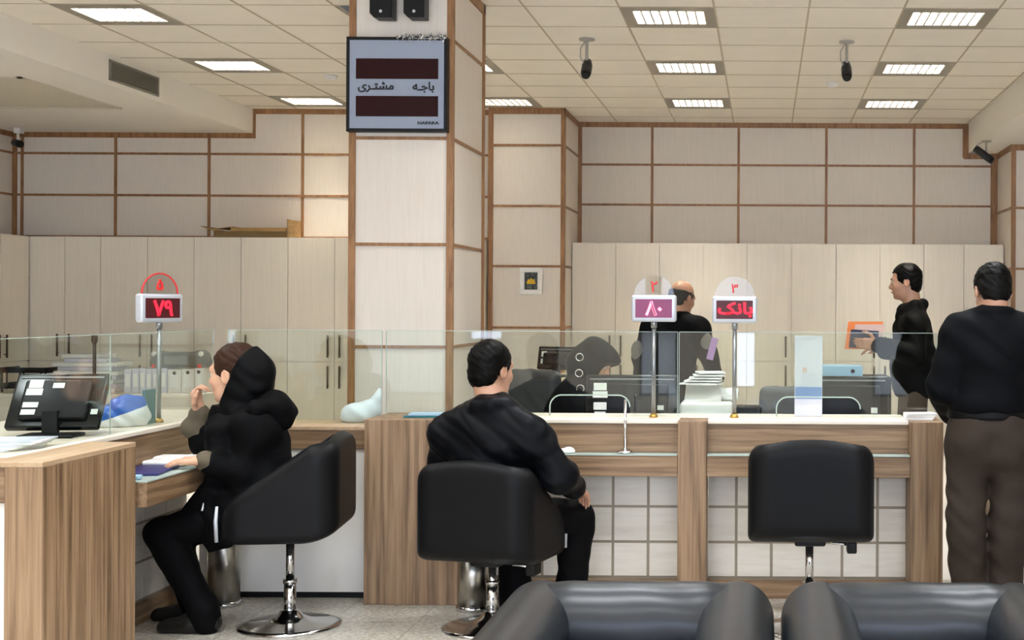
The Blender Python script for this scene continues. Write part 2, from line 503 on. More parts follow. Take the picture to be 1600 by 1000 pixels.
# ================================================================== the room
CEIL = 3.356
YB, YL, YP = 13.39, 12.6, 12.45          # right back wall, left back wall, pier front
XL, XR, YF = -7.3, 5.0, -3.5
SXL, SZL = -4.97, 3.12                   # left dropped ceiling
SXR, SZR = 2.09, 3.05                    # right dropped ceiling

struct('floor', MB().box(XL - .2, XR + .2, 2.6, 7.0, -.1, 0), 'floor')
struct('floor_back', MB().box(XL - .2, XR + .2, 7.0, YB + .3, -.1, 0), 'pale_floor')
struct('floor_front', MB().box(XL - .2, XR + .2, YF - .2, 2.6, -.1, 0), 'pale_floor')

GX, GY = -4.53, 8.2                      # ceiling grid origin, 0.6 m cells
rows_seen = [(8.2, 'nearest'), (10.0, 'middle'), (11.8, 'farthest')]
cols = [-4.53, -2.73, -0.93, 0.87]
lights = {(round(x, 2), round(y, 2)) for x in cols for y, _ in rows_seen}
mb = MB()
holes = {(round((x - GX) / .6), round((y - GY) / .6)) for x, y in lights}
for i in range(-1, 12):
    for j in range(-20, 9):
        if (i, j) in holes: continue
        x0, x1 = max(GX + i * .6, SXL), min(GX + i * .6 + .6, SXR)
        y0, y1 = max(GY + j * .6, YF), min(GY + j * .6 + .6, YB)
        if x1 > x0 + .001 and y1 > y0 + .001: mb.box(x0, x1, y0, y1, CEIL, CEIL + .02)
struct('ceiling', mb, 'ceiling')
mb = MB()
for i in range(0, 12):
    x = GX + i * .6
    if SXL < x < SXR: mb.box(x - .006, x + .006, YF, YB, CEIL - .004, CEIL + .001)
for j in range(-19, 9):
    y = GY + j * .6
    if YF < y < YB: mb.box(SXL, SXR, y - .005, y + .005, CEIL - .003, CEIL + .001)
struct('ceiling_grid_trim', mb, 'seam')

# dropped ceilings along both sides
struct('ceiling_drop_left', MB().box(XL, SXL, YF, YL, SZL, CEIL + .1), 'plaster')
struct('ceiling_drop_right', MB().box(SXR, XR, YF, YB, SZR, CEIL + .1), 'plaster')
# recessed access bay on the underside of the left drop
MBx = MB()
a0, a1 = P(0, 132, 9.6), P(150, 172, 10.9)
for (x0, x1, y0, y1) in ((-6.6, -5.45, 9.5, 9.53), (-6.6, -5.45, 10.97, 11.0), (-6.6, -6.57, 9.5, 11.0), (-5.48, -5.45, 9.5, 11.0)):
    MBx.box(x0, x1, y0, y1, SZL - .012, SZL + .002)
MBx.box(-6.57, -5.48, 9.53, 10.97, SZL - .004, SZL + .002)
struct('trim_1', MBx, 'bay')

# walls
struct('wall_back', MB().box(-1.95, 2.39, YB, YB + .2, 0, CEIL + .05), 'panel')
struct('wall_back_left', MB().box(XL, -2.6, YL, YL + .2, 0, CEIL + .05), 'panel')
struct('wall_pier', MB().box(-2.65, -1.93, YP, YB + .1, 0, CEIL + .05), 'panel')
struct('wall_pier_right', MB().box(2.39, XR, 12.62, YB + .1, 0, CEIL + .05), 'panel')
struct('wall_left', MB().box(XL - .2, XL, YF, YL + .2, 0, CEIL + .05), 'panel')
struct('wall_right', MB().box(XR, XR + .2, YF, YB, 0, CEIL + .05), 'panel')
# front wall, behind the viewer, its unseen glowing panes placed for daylight and glass reflections
wins = [(-7.2, -6.82, .93, 1.15, 'window_1'), (-3.83, -3.38, 1.0, 1.15, 'window_2'), (-.42, -.1, .4, 1.15, 'window_6')]
veils = [(-6.6, -4.1, .3, 1.15, 'window_3'), (-1.62, -1.12, .3, 1.15, 'window_4'), (1.4, 2.3, .3, 1.15, 'window_5'), (3.2, 4.6, .3, 1.15, 'window_7')]
band = [(-7.2 + 1.95 * k, -7.2 + 1.95 * k + 1.8, 1.3, 3.0, f'window_{10 + k}') for k in range(2, 6)]  # unseen daylight band, set above what the glass screens mirror, left panes omitted
wins = sorted(wins + veils)
mb = MB(); x = XL - .2
for (x0, x1, z0, z1, _) in wins:
    mb.box(x, x0, YF - .2, YF, 0, 1.2)
    mb.box(x0, x1, YF - .2, YF, 0, z0); mb.box(x0, x1, YF - .2, YF, z1, 1.2); x = x1
mb.box(x, XR + .2, YF - .2, YF, 0, 1.2)
x = XL - .2
for (x0, x1, z0, z1, _) in band:
    mb.box(x, x0, YF - .2, YF, 1.2, CEIL + .05)
    mb.box(x0, x1, YF - .2, YF, 1.2, z0); mb.box(x0, x1, YF - .2, YF, z1, CEIL + .05); x = x1
mb.box(x, XR + .2, YF - .2, YF, 1.2, CEIL + .05)
struct('wall_front', mb, 'panel')
for (x0, x1, z0, z1, nm) in wins + band:
    fr = MB()
    for (a, b_, c, d) in ((x0, x0 + .03, z0, z1), (x1 - .03, x1, z0, z1), (x0, x1, z0, z0 + .03), (x0, x1, z1 - .03, z1)):
        fr.box(a, b_, YF - .12, YF - .04, c, d)
    w = struct(nm, fr, 'pole')
    MB().box(x0 + .03, x1 - .03, YF - .1, YF - .09, z0 + .03, z1 - .03).build('pane', 'pane_glow' if x1 - x0 > .48 and z0 < 1 else 'daylight', w)

T = .009
def hs(mb, x0, x1, z, Y, w=.022): mb.box(x0, x1, Y - T, Y + .004, z - w / 2, z + w / 2)
def vs(mb, x, z0, z1, Y, w=.026): mb.box(x - w / 2, x + w / 2, Y - T - .001, Y + .004, z0, z1)

# left back wall strips
tb = MB()
zt = SZL
xs = [XX(180, YL), XX(326, YL)]
step = xs[1] - xs[0]
xv = [xs[0] + k * step for k in range(-1, 5)]
zl = [ZZ(241, YL, 400), ZZ(306, YL, 400)]
zl += [zl[1] - (zl[0] - zl[1]) * k for k in range(1, 5)]
xs_step = SXL + .03
for x in xv:
    if x < -2.66: vs(tb, x, .1, (SZL if x < SXL else CEIL) - .0, YL)
for z in zl: hs(tb, XL, -2.65, z, YL)
hs(tb, XL, SXL, SZL - .025, YL, .05); hs(tb, SXL - .02, -2.65, CEIL - .025, YL, .05)
vs(tb, SXL + .0, SZL - .05, CEIL, YL, .05)
vs(tb, XL + .02, .1, SZL, YL, .05)
struct('trim_2', tb, 'trim')
# left side wall strips
tb = MB()
for z in zl: tb.box(XL - .004, XL + T, 4, YL, z - .011, z + .011)
tb.box(XL - .004, XL + T, 2, YL, SZL - .05, SZL)
struct('trim_3', tb, 'trim')
# right back wall strips
tb = MB()
for p in (1018, 1153, 1290, 1427): vs(tb, XX(p, YB), .1, CEIL, YB)
zr = [ZZ(257, YB, 910), ZZ(319.5, YB, 910)]
zr += [zr[1] - (zr[0] - zr[1]) * k for k in range(1, 5)]
for z in zr: hs(tb, -1.93, 2.39, z, YB)
hs(tb, -1.93, SXR - .02, CEIL - .025, YB, .055)
vs(tb, -1.93 + .02, .1, CEIL, YB, .04)
vs(tb, SXR - .03, SZR - .04, CEIL, YB, .06); hs(tb, SXR - .05, 2.39, SZR - .03, YB, .055)
vs(tb, 2.39 - .035, .1, SZR, YB, .07)
struct('trim_4', tb, 'trim')
# pier strips, front and right face
tb = MB()
zp = [ZZ(p, YP, 825) for p in (227, 322, 416, 512)] + [ZZ(p, YP, 825) for p in (608, 704)]
for z in zp:
    hs(tb, -2.65, -1.93, z, YP)
    tb.box(-1.934, -1.93 + T, YP, YB - T, z - .011, z + .011)
hs(tb, -2.65, -1.92, CEIL - .03, YP, .06); tb.box(-1.934, -1.93 + T, YP - T, YB - T, CEIL - .06, CEIL)
vs(tb, -2.65 + .02, .1, CEIL, YP, .045); vs(tb, -1.93 - .015, .1, CEIL, YP, .03)
tb.box(-1.934, -1.93 + T + .001, YP - T, YP + .05, .1, CEIL)
struct('trim_5', tb, 'trim')
# right pier strips
tb = MB()
zq = [ZZ(p, 12.62, 1590) for p in (231 + 94, 231 + 189, 231 + 284)]
for z in zq:
    hs(tb, 2.39, 4.9, z, 12.62); tb.box(2.39 - T, 2.394, 12.62, YB, z - .011, z + .011)
hs(tb, 2.39, 4.9, SZR - .03, 12.62, .06); vs(tb, 2.41, .1, SZR, 12.62, .045)
tb.box(2.39 - T, 2.394, 12.62, YB, SZR - .06, SZR)
struct('trim_6', tb, 'trim')

# the free-standing pillar
PY0, PY1 = 7.38, 8.2
PXL, PXR = -2.352, -1.785
struct('pillar_1', MB().box(PXL, PXR, PY0, PY1, 0, CEIL + .03), 'panel')
tb = MB()
zc = [ZZ(p, PY0, 628) for p in (62, 216, 382, 542)]
zc += [zc[3] - .59, 0.05]
for z in zc:
    hs(tb, PXL, PXR, z, PY0, .018)
    tb.box(PXR - .004, PXR + T, PY0, PY1, z - .009, z + .009); tb.box(PXL - T, PXL + .004, PY0, PY1, z - .009, z + .009)
for x, s in ((PXL + .008, -1), (PXR - .008, 1)):
    vs(tb, x, 0, CEIL, PY0, .034)
    for y in (PY0 + .007, PY1 - .012):
        tb.box(x - .012 + s * .01, x + .012 + s * .01, y - .016, y + .012, 0, CEIL)
hs(tb, PXL, PXR, CEIL - .03, PY0, .06)
tb.box(PXR - .004, PXR + .014, PY0, PY1, CEIL - .06, CEIL); tb.box(PXL - .014, PXL + .004, PY0, PY1, CEIL - .06, CEIL)
struct('trim_7', tb, 'trim')

# ------------------------------------------------------------------ ceiling lights
def make_light():
    t = thing('ceiling_light', '-', 'ceiling light', (0, 0, CEIL), group='recessed ceiling lights')
    fr = MB()
    a, b_ = .297, .232
    for (x0, x1, y0, y1) in ((-a, a, -a, -b_ + .04), (-a, a, b_ - .04, a), (-a, -b_, -b_ + .04, b_ - .04), (b_, a, -b_ + .04, b_ - .04)):
        fr.box(x0, x1, y0, y1, -.006, .012)
    fr.box(-a, a, -a, -a + .004, 0, .14).box(-a, a, a - .004, a, 0, .14).box(-a, -a + .004, -a, a, 0, .14).box(a - .004, a, -a, a, 0, .14)
    fr.box(-a, a, -a, a, .14, .145)
    fr.build('frame', 'fixture', t)
    MB().box(-b_, b_, -b_ + .03, b_ - .03, .106, .114).build('diffuser', 'lamp', t)
    lv = MB()
    for k in range(9):
        x = -b_ + 2 * b_ * k / 8
        lv.box(x - .006, x + .006, -b_ + .035, b_ - .035, -.003, .1)
    for k in range(6):
        y = (-b_ + .04) + (2 * b_ - .08) * k / 5
        lv.box(-b_, b_, y - .003, y + .003, -.002, .099)
    lv.build('louvre', 'louvre', t)
    return t
proto = make_light(); first = True
cn = {-4.53: 'in the leftmost column', -2.73: 'in the column the pillar hides', -0.93: 'in the column above desk two', 0.87: 'in the rightmost column'}
for x in cols:
    for y, rn in rows_seen:
        if x == -2.73 and y == 8.2: continue
        o = proto if first else copy_tree(proto)
        first = False
        o.location = (x + .3, y + .3, CEIL)
        if rn == 'farthest' or x == -2.73:
            for ch_ in o.children:
                if ch_.name.startswith('diffuser'):
                    ch_.data = ch_.data.copy(); ch_.data.materials[0] = M['lamp_weak' if x == -2.73 and rn == 'farthest' else 'lamp_left' if x < -2 else 'lamp_far']
        o['label'] = f'square louvred ceiling light, {rn} {cn[x]}'
# the same room lights carry on over the viewer's head, out of the frame
for x in cols:
    for y in (6.4, 4.6, 2.8, 1.0, -.8, -2.6):
        if x == -2.73 and y == 6.4: continue           # left out so the pillar front is not overlit
        ld = bpy.data.lights.new('room_light', 'AREA'); ld.shape = 'RECTANGLE'; ld.size = .48; ld.size_y = .44
        ld.spread = math.radians(125); ld.energy = 9.0 * PI * .21; ld.color = lin((244, 249, 255))[:3]
        lo = bpy.data.objects.new('room_light', ld); COL.objects.link(lo); lo.location = (x + .3, y + .3, CEIL - .012)

# ------------------------------------------------------------------ ceiling cameras and bits
def ceiling_camera(px, py0, py1, Y, label, tilt):
    top = P(px, py0, Y); z0 = CEIL
    t = thing('security_camera', label, 'security camera', (top.x, Y, z0), group='security cameras')
    MB().lathe([(0, 0), (.055, 0), (.055, -.012), (.02, -.02), (0, -.02)]).build('mount_plate', 'cam_grey', t)
    MB().tube([(0, 0, -.015), (0, 0, -.15)], .011).tube([(-.01, 0, -.015), (-.045, 0, -.07), (-.045, 0, -.13), (-.012, 0, -.19)], .005, 8).build('stem', 'cam_grey', t)
    body = MB().tube([(0, .05, -.15), (0, .02, -.19), (0, -.03, -.24), (0, -.05, -.262)], [.028, .038, .038, .034], 16)
    bo = body.build('camera_body', 'cam_dark', t)
    MB().tube([(0, -.046, -.257), (0, -.062, -.275)], [.03, .028], 16).build('lens', 'black_gloss', bo)
    return t
Yc1 = F * (CEIL - EYE) / (478 - 62); Yc2 = F * (CEIL - EYE) / (478 - 64)
ceiling_camera(917, 62, 112, Yc1, 'dark camera hanging from ceiling near the framed picture pier', 0)
ceiling_camera(1323, 64, 118, Yc2, 'dark camera hanging from ceiling on the side of the standing man', 0)
# bullet camera under the right drop
c0 = P(1541, 216, 12.35)
t = thing('security_camera', 'dark bullet camera under the dropped ceiling at right', 'security camera', (c0.x, 12.35, SZR), group='security cameras')
MB().lathe([(0, 0), (.05, 0), (.05, -.012), (0, -.014)]).tube([(0, 0, -.01), (0, 0, -.11)], .01).tube([(-.02, 0, -.005), (-.09, 0, -.04), (-.11, 0, -.09)], .006, 8).build('mount', 'cam_grey', t)
bo = MB().tube([(-.1, .02, -.07), (.04, -.05, -.19)], .036, 16).build('camera_body', 'cam_dark', t)
MB().tube([(.04, -.05, -.19), (.052, -.056, -.2)], .03, 16).build('lens', 'black_gloss', bo)
# camera in the far left corner
c0 = P(28, 224, 12.3)
t = thing('security_camera', 'small camera high in the far left corner', 'security camera', (c0.x, 12.3, SZL), group='security cameras')
MB().box(-.03, .03, -.02, .05, -.05, 0).tube([(0, 0, -.05), (0, 0, -.12)], .012).build('mount', 'white_plastic', t)
bo = MB().tube([(-.03, 0, -.14), (.05, -.05, -.16)], .035, 14).build('camera_body', 'cam_dark', t)
MB().tube([(.05, -.05, -.16), (.062, -.057, -.163)], .03, 14).build('lens', 'black_gloss', bo)

for (px, py, lab) in ((517, 126, 'small round smoke detector on ceiling left of the pillar'), (1300, 134, 'small round smoke detector on ceiling right of desk three')):
    Yd = F * (CEIL - EYE) / (478 - py + 5)
    tag(MB().lathe([(0, -.04), (.03, -.04), (.05, -.022), (.055, 0), (0, 0)]).move((P(px, py, Yd).x, Yd, CEIL)).build('smoke_detector', 'white_plastic'), lab, 'smoke detector', 'smoke detectors')

# air grille in the face of the left drop
Yg0, Yg1 = -SXL * F / (VX - 168), -SXL * F / (VX - 245)
g = thing('air_grille', 'grey slatted air grille in the left dropped ceiling face', 'air vent', (SXL, Yg0, 3.15), world=True)
zg0, zg1 = 3.155, 3.31
fr = MB()
for (y0, y1, z0, z1) in ((Yg0, Yg1, zg0, zg0 + .012), (Yg0, Yg1, zg1 - .012, zg1), (Yg0, Yg0 + .02, zg0, zg1), (Yg1 - .02, Yg1, zg0, zg1)):
    fr.box(SXL - .001, SXL + .012, y0, y1, z0, z1)
fr.build('frame', 'grille', g)
MB().box(SXL - .001, SXL + .002, Yg0, Yg1, zg0, zg1).build('backing', 'black_plastic', g)
sl = MB()
for k in range(11):
    z = zg0 + .018 + k * .0118
    sl.obox((SXL + .006, (Yg0 + Yg1) / 2, z), (1, 0, .5), (0, 1, 0), (-.5, 0, 1), .006, (Yg1 - Yg0) / 2 - .01, .0012)
sl.build('slats', 'grille', g)

# ------------------------------------------------------------------ sign on the pillar
YS = PY0 - .07
s0, s1 = P(541, 57, YS), P(698, 206, YS)
sg = thing('queue_sign', 'grey queue sign with two dark red windows on the pillar', 'sign', ((s0.x + s1.x) / 2, YS, s1.z), world=True)
x0, x1, z0, z1 = s0.x, s1.x, s1.z, s0.z
fr = MB(); w = .018
for (a, b_, c, d) in ((x0, x1, z0, z0 + w), (x0, x1, z1 - w, z1), (x0, x0 + w, z0 + w, z1 - w), (x1 - w, x1, z0 + w, z1 - w)): fr.box(a, b_, YS, PY0 - T - .003, c, d)
fr.build('frame', 'black_plastic', sg, .003)
MB().box(x0 + w, x1 - w, YS + .006, YS + .03, z0 + w, z1 - w).build('face', 'sign_grey', sg)
W_, H_ = x1 - x0, z1 - z0
def sx(px): return x0 + W_ * (px - 541) / 157
def szz(py): return z1 - H_ * (py - 57) / 149
for (p0, q0, p1, q1) in ((556, 91, 684, 123), (556, 150, 684, 182)):
    wd = MB().box(sx(p0), sx(p1), YS + .003, YS + .008, szz(q1), szz(q0)).build('display_window', 'screen_red', sg)
# what the lower window mirrors is left to the gloss; lettering between the windows
lettering('lettering', '\uFEEA\u0640\uFE9F\uFE8E\uFE91', .062, 'black_text', sg, (sx(661), YS + .005, szz(136)), (1, 0, 0), (0, 0, 1), .03)
lettering('lettering', '\uFBFC\uFEAE\u0640\uFE98\uFEB8\uFEE3', .06, 'black_text', sg, (sx(587), YS + .005, szz(136)), (1, 0, 0), (0, 0, 1), .03, condense=1.0)
lettering('lettering', 'NAFARA', .017, 'black_text', sg, (sx(669), YS + .005, szz(192)), (1, 0, 0), (0, 0, 1), .03, condense=1.35)
ti = MB()
rt = random.Random(3)
for k in range(90):
    c = Vector((sx(622 + 74 * k / 90), YS + .0 + rt.uniform(-.012, .012), szz(58) + rt.uniform(-.016, .014)))
    d = Vector((rt.uniform(-1, 1), rt.uniform(-1, 1), rt.uniform(-1, 1))).normalized(); e = d.cross(Vector((.3, .5, .8))).normalized()
    ti.obox(c, d, e, d.cross(e), .018, .003, .0006)
ti.tube([(sx(622), YS, szz(58)), (sx(660), YS, szz(60)), (sx(697), YS, szz(59))], .002, 6)
tag(ti.build('tinsel_garland', 'tinsel'), 'strip of silver tinsel along the sign top edge', 'tinsel')
# two small dark speakers above it
for (p0, p1, lab) in ((577, 612, 'small black speaker above the sign, the one nearer its left edge'), (630, 663, 'small black speaker above the sign, the one nearer its right edge')):
    a, b_ = P(p0, 27, 7.25), P(p1, 27, 7.25)
    t = thing('wall_speaker', lab, 'speaker', ((a.x + b_.x) / 2, PY0, a.z), world=True, group='speakers above the sign')
    xa, xb, za = a.x, b_.x, a.z
    bd = MB(); n = .025
    bd.prism([(xa + n, za), (xb, za), (xb, za + .2), (xa, za + .2), (xa, za + n)], lambda u, v, q: Vector((u, q, v)), PY0 - .13, PY0 - .03)
    bd.build('cabinet', 'black_plastic', t, .004)
    MB().box((xa + xb) / 2 - .02, (xa + xb) / 2 + .02, PY0 - .04, PY0 - T, za + .08, za + .12).build('bracket', 'black_plastic', t)
    MB().lathe([(0, .003), (.028, .003), (.034, 0)], ((xa + xb) / 2, PY0 - .13, za + .13), 20, (0, -1, 0)).build('cone', 'cam_dark', t)
    MB().lathe([(0, .004), (.007, .003), (.009, 0)], ((xa + xb) / 2, PY0 - .13, za + .035), 14, (0, -1, 0)).build('tweeter', 'silver_plastic', t)

# framed picture on the pier
a, b_ = P(812, 418, YP - .03), P(847, 460, YP - .03)
t = thing('picture_frame', 'small white framed picture with yellow emblem on the pier', 'picture', ((a.x + b_.x) / 2, YP, b_.z), world=True)
fr = MB(); w = .045
for (c, d, e, f_) in ((a.x, b_.x, b_.z, b_.z + w), (a.x, b_.x, a.z - w, a.z), (a.x, a.x + w, b_.z + w, a.z - w), (b_.x - w, b_.x, b_.z + w, a.z - w)): fr.box(c, d, YP - .03, YP, e, f_)
fr.build('frame', 'white_frame', t, .004)
MB().box(a.x + w, b_.x - w, YP - .016, YP - .002, b_.z + w, a.z - w).build('print', 'photo_dark', t)
cx, cz = (a.x + b_.x) / 2, (a.z + b_.z) / 2
em = MB(); cy = YP - .019
for k, (r, h) in enumerate(((0, .032), (-.022, .02), (.022, .02))):
    em.prism([(cx + r - .02, cz - .016), (cx + r + .02, cz - .016), (cx + r + .009, cz + h * .5), (cx + r, cz + h), (cx + r - .009, cz + h * .5)], lambda u, v, q: Vector((u, q, v)), cy, cy + .004 - .0006 * k)
em.box(cx - .04, cx + .04, cy, cy + .004, cz - .028, cz - .014)
em.build('emblem', 'yellow', t)

# ------------------------------------------------------------------ cabinets along the walls
def cabinet_unit(x0, x1, yf, yb, top, split, label, ndoors=2, side=None):
    """double cupboard, two tall doors above two lower ones; side=+1: it faces +x instead of -y"""
    if side: t = thing('storage_cabinet', label, 'cabinet', (yb, (x0 + x1) / 2, 0), group='tall pale cabinets', world=True)
    else: t = thing('storage_cabinet', label, 'cabinet', ((x0 + x1) / 2, yb, 0), group='tall pale cabinets', world=True)
    def bx(m, a, b_, y0, y1, z0, z1):
        return m.box(y0, y1, a, b_, z0, z1) if side else m.box(a, b_, y0, y1, z0, z1)
    sgn = 1 if not side else -1                # depth direction from front into the body
    f0 = yf
    m = MB(); bx(m, x0 + .001, x1 - .001, *sorted((f0 + sgn * .022, yb)), .0, top); m.build('body', 'gap' if False else 'cabinet', t)
    w = (x1 - x0) / ndoors
    for i in range(ndoors):
        for (z0, z1, up) in ((split + .003, top - .002, 1), (.08, split - .003, 0)):
            m = MB(); bx(m, x0 + w * i + .0025, x0 + w * (i + 1) - .0025, *sorted((f0, f0 + sgn * .02)), z0, z1)
            d = m.build('door', 'cabinet', t)
            xh = x0 + w * (i + 1) - .055 if i == 0 else x0 + w * i + .055
            ha, hb = (split + .04, split + .25) if up else (split - .25, split - .04)
            h = MB()
            def pt(q, z): return (q, xh, z) if side else (xh, q, z)
            h.tube([pt(f0 - sgn * .028, ha), pt(f0 - sgn * .028, hb)], .009, 8)
            for z in (ha + .03, hb - .03): h.tube([pt(f0, z), pt(f0 - sgn * .028, z)], .005, 6)
            h.build('handle', 'handle', d)
    return t
YCL, YCR = 12.2, 12.95
topL, splL = ZZ(371, YCL, 450), ZZ(565, YCL, 450)
bl = [XX(p, YCL) for p in (45, 157, 303, 449.5, 596)] + [-2.67]
nm = ['tall pale double cabinet in the far left corner', 'tall pale double cabinet behind the leftmost queue display', 'tall pale double cabinet under the flat cardboard boxes', 'tall pale double cabinet just left of the pillar', 'tall pale double cabinet hidden behind the pillar']
for i in range(5):
    cabinet_unit(bl[i], bl[i + 1], YCL, YL - .01, topL, splL, nm[i])
cabinet_unit(10.4, 11.28, -6.9, XL + .012, topL, splL, 'tall pale cabinet on the left side wall, nearer one', side=1)
cabinet_unit(11.28, 12.18, -6.9, XL + .012, topL, splL, 'tall pale cabinet on the left side wall, corner one', side=1)
topR, splR = ZZ(380, YCR, 1100), ZZ(564, YCR, 1100)
br = [XX(p, YCR) for p in (893.5, 1030, 1167, 1306, 1443, 1568)]
nm = ['tall pale double cabinet beside the framed picture pier', 'tall pale double cabinet behind the balding man', 'tall pale double cabinet between the third display and the orange folder', 'tall pale double cabinet behind the orange folder', 'tall pale double cabinet at the right end of the back wall']
for i in range(5):
    cabinet_unit(br[i], br[i + 1], YCR, YB - .012, topR, splR, nm[i])

# flattened cardboard boxes on the left cabinets
def cbox(px0, px1, py0, py1, Y0, Y1, rz, lab, flap=False):
    a, b_ = P(px0, py1, Y0), P(px1, py0, Y0)
    t = thing('cardboard_box', lab, 'box', ((a.x + b_.x) / 2, (Y0 + Y1) / 2, a.z), world=True)
    MB().box(a.x, b_.x, Y0, Y1, a.z, b_.z).build('carton', 'cardboard', t, .004)
    return t, a, b_
zt = topL + .001
t = thing('cardboard_box', 'flat brown cardboard box lying on the cabinets, lower one', 'box', (-4.85, 12.4, zt))
MB().box(-.33, .36, -.2, .15, 0, .006).box(-.33, .36, -.2, .15, .05, .056).box(-.33, .36, -.196, -.19, 0, .055).box(-.33, -.325, -.2, .15, 0, .056).box(-.33, .36, .145, .15, 0, .056).build('carton', 'cardboard_dark', t)
MB().obox((-.38, 0, .075), (1, 0, -.35), (0, 1, 0), (.35, 0, 1), .09, .17, .003).build('flap', 'cardboard', t)
MB().box(.36, .365, -.2, .15, 0, .17).box(.36, .43, -.2, -.195, 0, .16).build('upright_flap', 'cardboard', t)
t = thing('cardboard_box', 'flat brown cardboard box lying on the other box', 'box', (-4.82, 12.42, zt + .058))
MB().box(-.22, .3, -.17, .12, 0, .035).build('carton', 'cardboard', t)
MB().obox((-.28, -.02, .035), (1, 0, .12), (0, 1, 0), (-.12, 0, 1), .07, .13, .003).build('flap', 'cardboard', t)
# ================================================================== counters
FY, HT = 6.35, .905                      # front plane and top of the middle counter
TOPZ = HT
cxl, cxr = XX(570, FY), XX(1475, FY)
pA0, pA1 = XX(730, FY), XX(730, FY)
p1a, p1b = XX(1060, FY), XX(1105, FY)
p2a = XX(1424, FY)
ct = thing('service_counter', 'long oak service counter with tiled panels under two writing ledges', 'counter', ((cxl + cxr) / 2, FY, 0), world=True)
zb = HT - .021
MB().box(cxl, pA0, FY, FY + .42, 0, HT).build('end_panel', 'wood_v', ct, .003)
MB().box(p1a, p1b, FY, FY + .2, 0, HT).build('post', 'wood_v', ct, .003)
MB().box(p2a, cxr, FY, FY + .42, 0, HT).build('post', 'wood_v', ct, .003)
for (a, b_) in ((pA0, p1a), (p1b, p2a)):
    a += .001; b_ -= .001
    MB().box(a, b_, FY + .09, FY + .11, .742, zb).build('upper_panel', 'wood_x', ct)
    lg = MB().box(a, b_, FY + .008, FY + .4, .632, .735).build('ledge', 'wood_x', ct, .003)
    MB().box(a + .002, b_ - .002, FY + .003, FY + .088, .735, .741).build('glass_top', 'glass_edge', lg)
    tl = MB(); q = .178; y = FY + .2
    tl.box(a, b_, y + .006, y + .03, .09, .632, 1)
    n = int((b_ - a) / q) + 1
    off = (b_ - a - n * q) / 2
    for i in range(n):
        for j in range(4):
            x0, x1 = max(a, a + off + i * q + .007), min(b_, a + off + (i + 1) * q - .007)
            z1 = min(.632, .10 + (j + 1) * q - .007); z0 = .10 + j * q + .007
            if x1 - x0 > .02 and z1 - z0 > .02: tl.box(x0, x1, y, y + .01, z0, z1, 0)
    tl.build('tile_panel', ['tile', 'groove'], ct)
    MB().box(a, b_, FY + .17, FY + .2, 0, .09).build('kick_board', 'wood_x', ct)
# the worktop on it
e_ = .0012
w = MB().prism([(pA0 + e_, FY + .072), (p1a - e_, FY + .072), (p1a - e_, FY + .2 + e_), (p1b + e_, FY + .2 + e_), (p1b + e_, FY + .072), (p2a - e_, FY + .072), (p2a - e_, FY + .45), (pA0 + e_, FY + .45)], lambda u, v, q: Vector((u, v, q)), HT - .02, HT)
tag(w.build('counter_worktop', 'cream', None, .004), 'cream worktop running along the long oak counter', 'worktop')
# little oak caps where posts reach through the edge
# tellers' desk behind
td = thing('teller_desk', 'pale desk behind the glass carrying the monitors', 'desk', (-.5, 7.1, 0), world=True)
MB().box(-1.76, cxr - .02, 6.81, 7.55, .725, .75).build('desk_top', 'cream', td)
for x in (-1.74, -.4, cxr - .06): MB().box(x, x + .025, 6.83, 7.5, 0, .725).build('leg_panel', 'cabinet', td)

# ------------------------------------------------------------------ left counter
LX = -2.77
LW = -2.555
la = thing('left_counter', 'oak counter running towards the viewer on the left, with tiled side', 'counter', (-3.0, 5.6, 0), world=True)
Y0p, Y1p = 4.60, 5.285
ep = MB()
pz = .757
ep.box(-2.69, LW, Y0p, Y1p, 0, zb)                   # corner post
ep.build('end_post', 'wood_v', la, .003)
MB().box(-3.6, -2.69, Y0p, Y0p + .12, pz, zb).build('front_rail', 'wood_x', la, .003)
MB().box(-3.6, -2.69, Y0p + .018, Y0p + .05, 0, pz).build('front_panel', 'white_panel', la)
cap_ = MB().box(-3.6, LW, Y0p - .0, Y0p + .13, zb, HT - .001).box(LX + .013, LW, Y0p + .13, Y1p, zb, HT - .001)
cap_.build('cap', 'wood_top', la, .003)
MB().box(LX - .02, LX, Y1p + .001, 6.45, .742, zb).build('upper_panel', 'wood_y', la)
lg = MB().box(LX - .02, LW + .03, Y1p + .03, 6.44, .632, .735).build('ledge', 'wood_y', la, .003)
MB().box(LX + .004, LW + .034, Y1p + .025, 6.44, .735, .741).build('glass_top', 'glass_edge', lg)
tl = MB(); x = LX - .1
tl.box(x - .03, x - .006, Y1p, 6.46, .09, .632, 1)
for i in range(5):
    for j in range(3):
        y0, y1 = Y1p + .02 + i * .235, Y1p + .02 + (i + 1) * .235 - .012
        z0, z1 = .10 + j * .178 + .006, .10 + (j + 1) * .178 - .006
        tl.box(x - .01, x, y0, min(y1, 6.46), z0, z1, 0)
tl.build('tile_panel', ['tile', 'groove'], la)
MB().box(x - .01, x + .02, Y1p, 6.46, 0, .09).build('kick_board', 'wood_y', la)
# link between both counters is lower; its top is part of the link
wt2 = MB().prism([(-3.62, Y0p + .131), (LX + .012, Y0p + .131), (LX + .012, 6.47), (-2.86, 6.55), (-2.86, 6.9), (-3.62, 6.9)], lambda u, v, q: Vector((u, v, q)), HT - .02, HT)
tag(wt2.build('counter_worktop', 'cream', None, .004), 'cream worktop on the left counter under the tilted monitor', 'worktop')

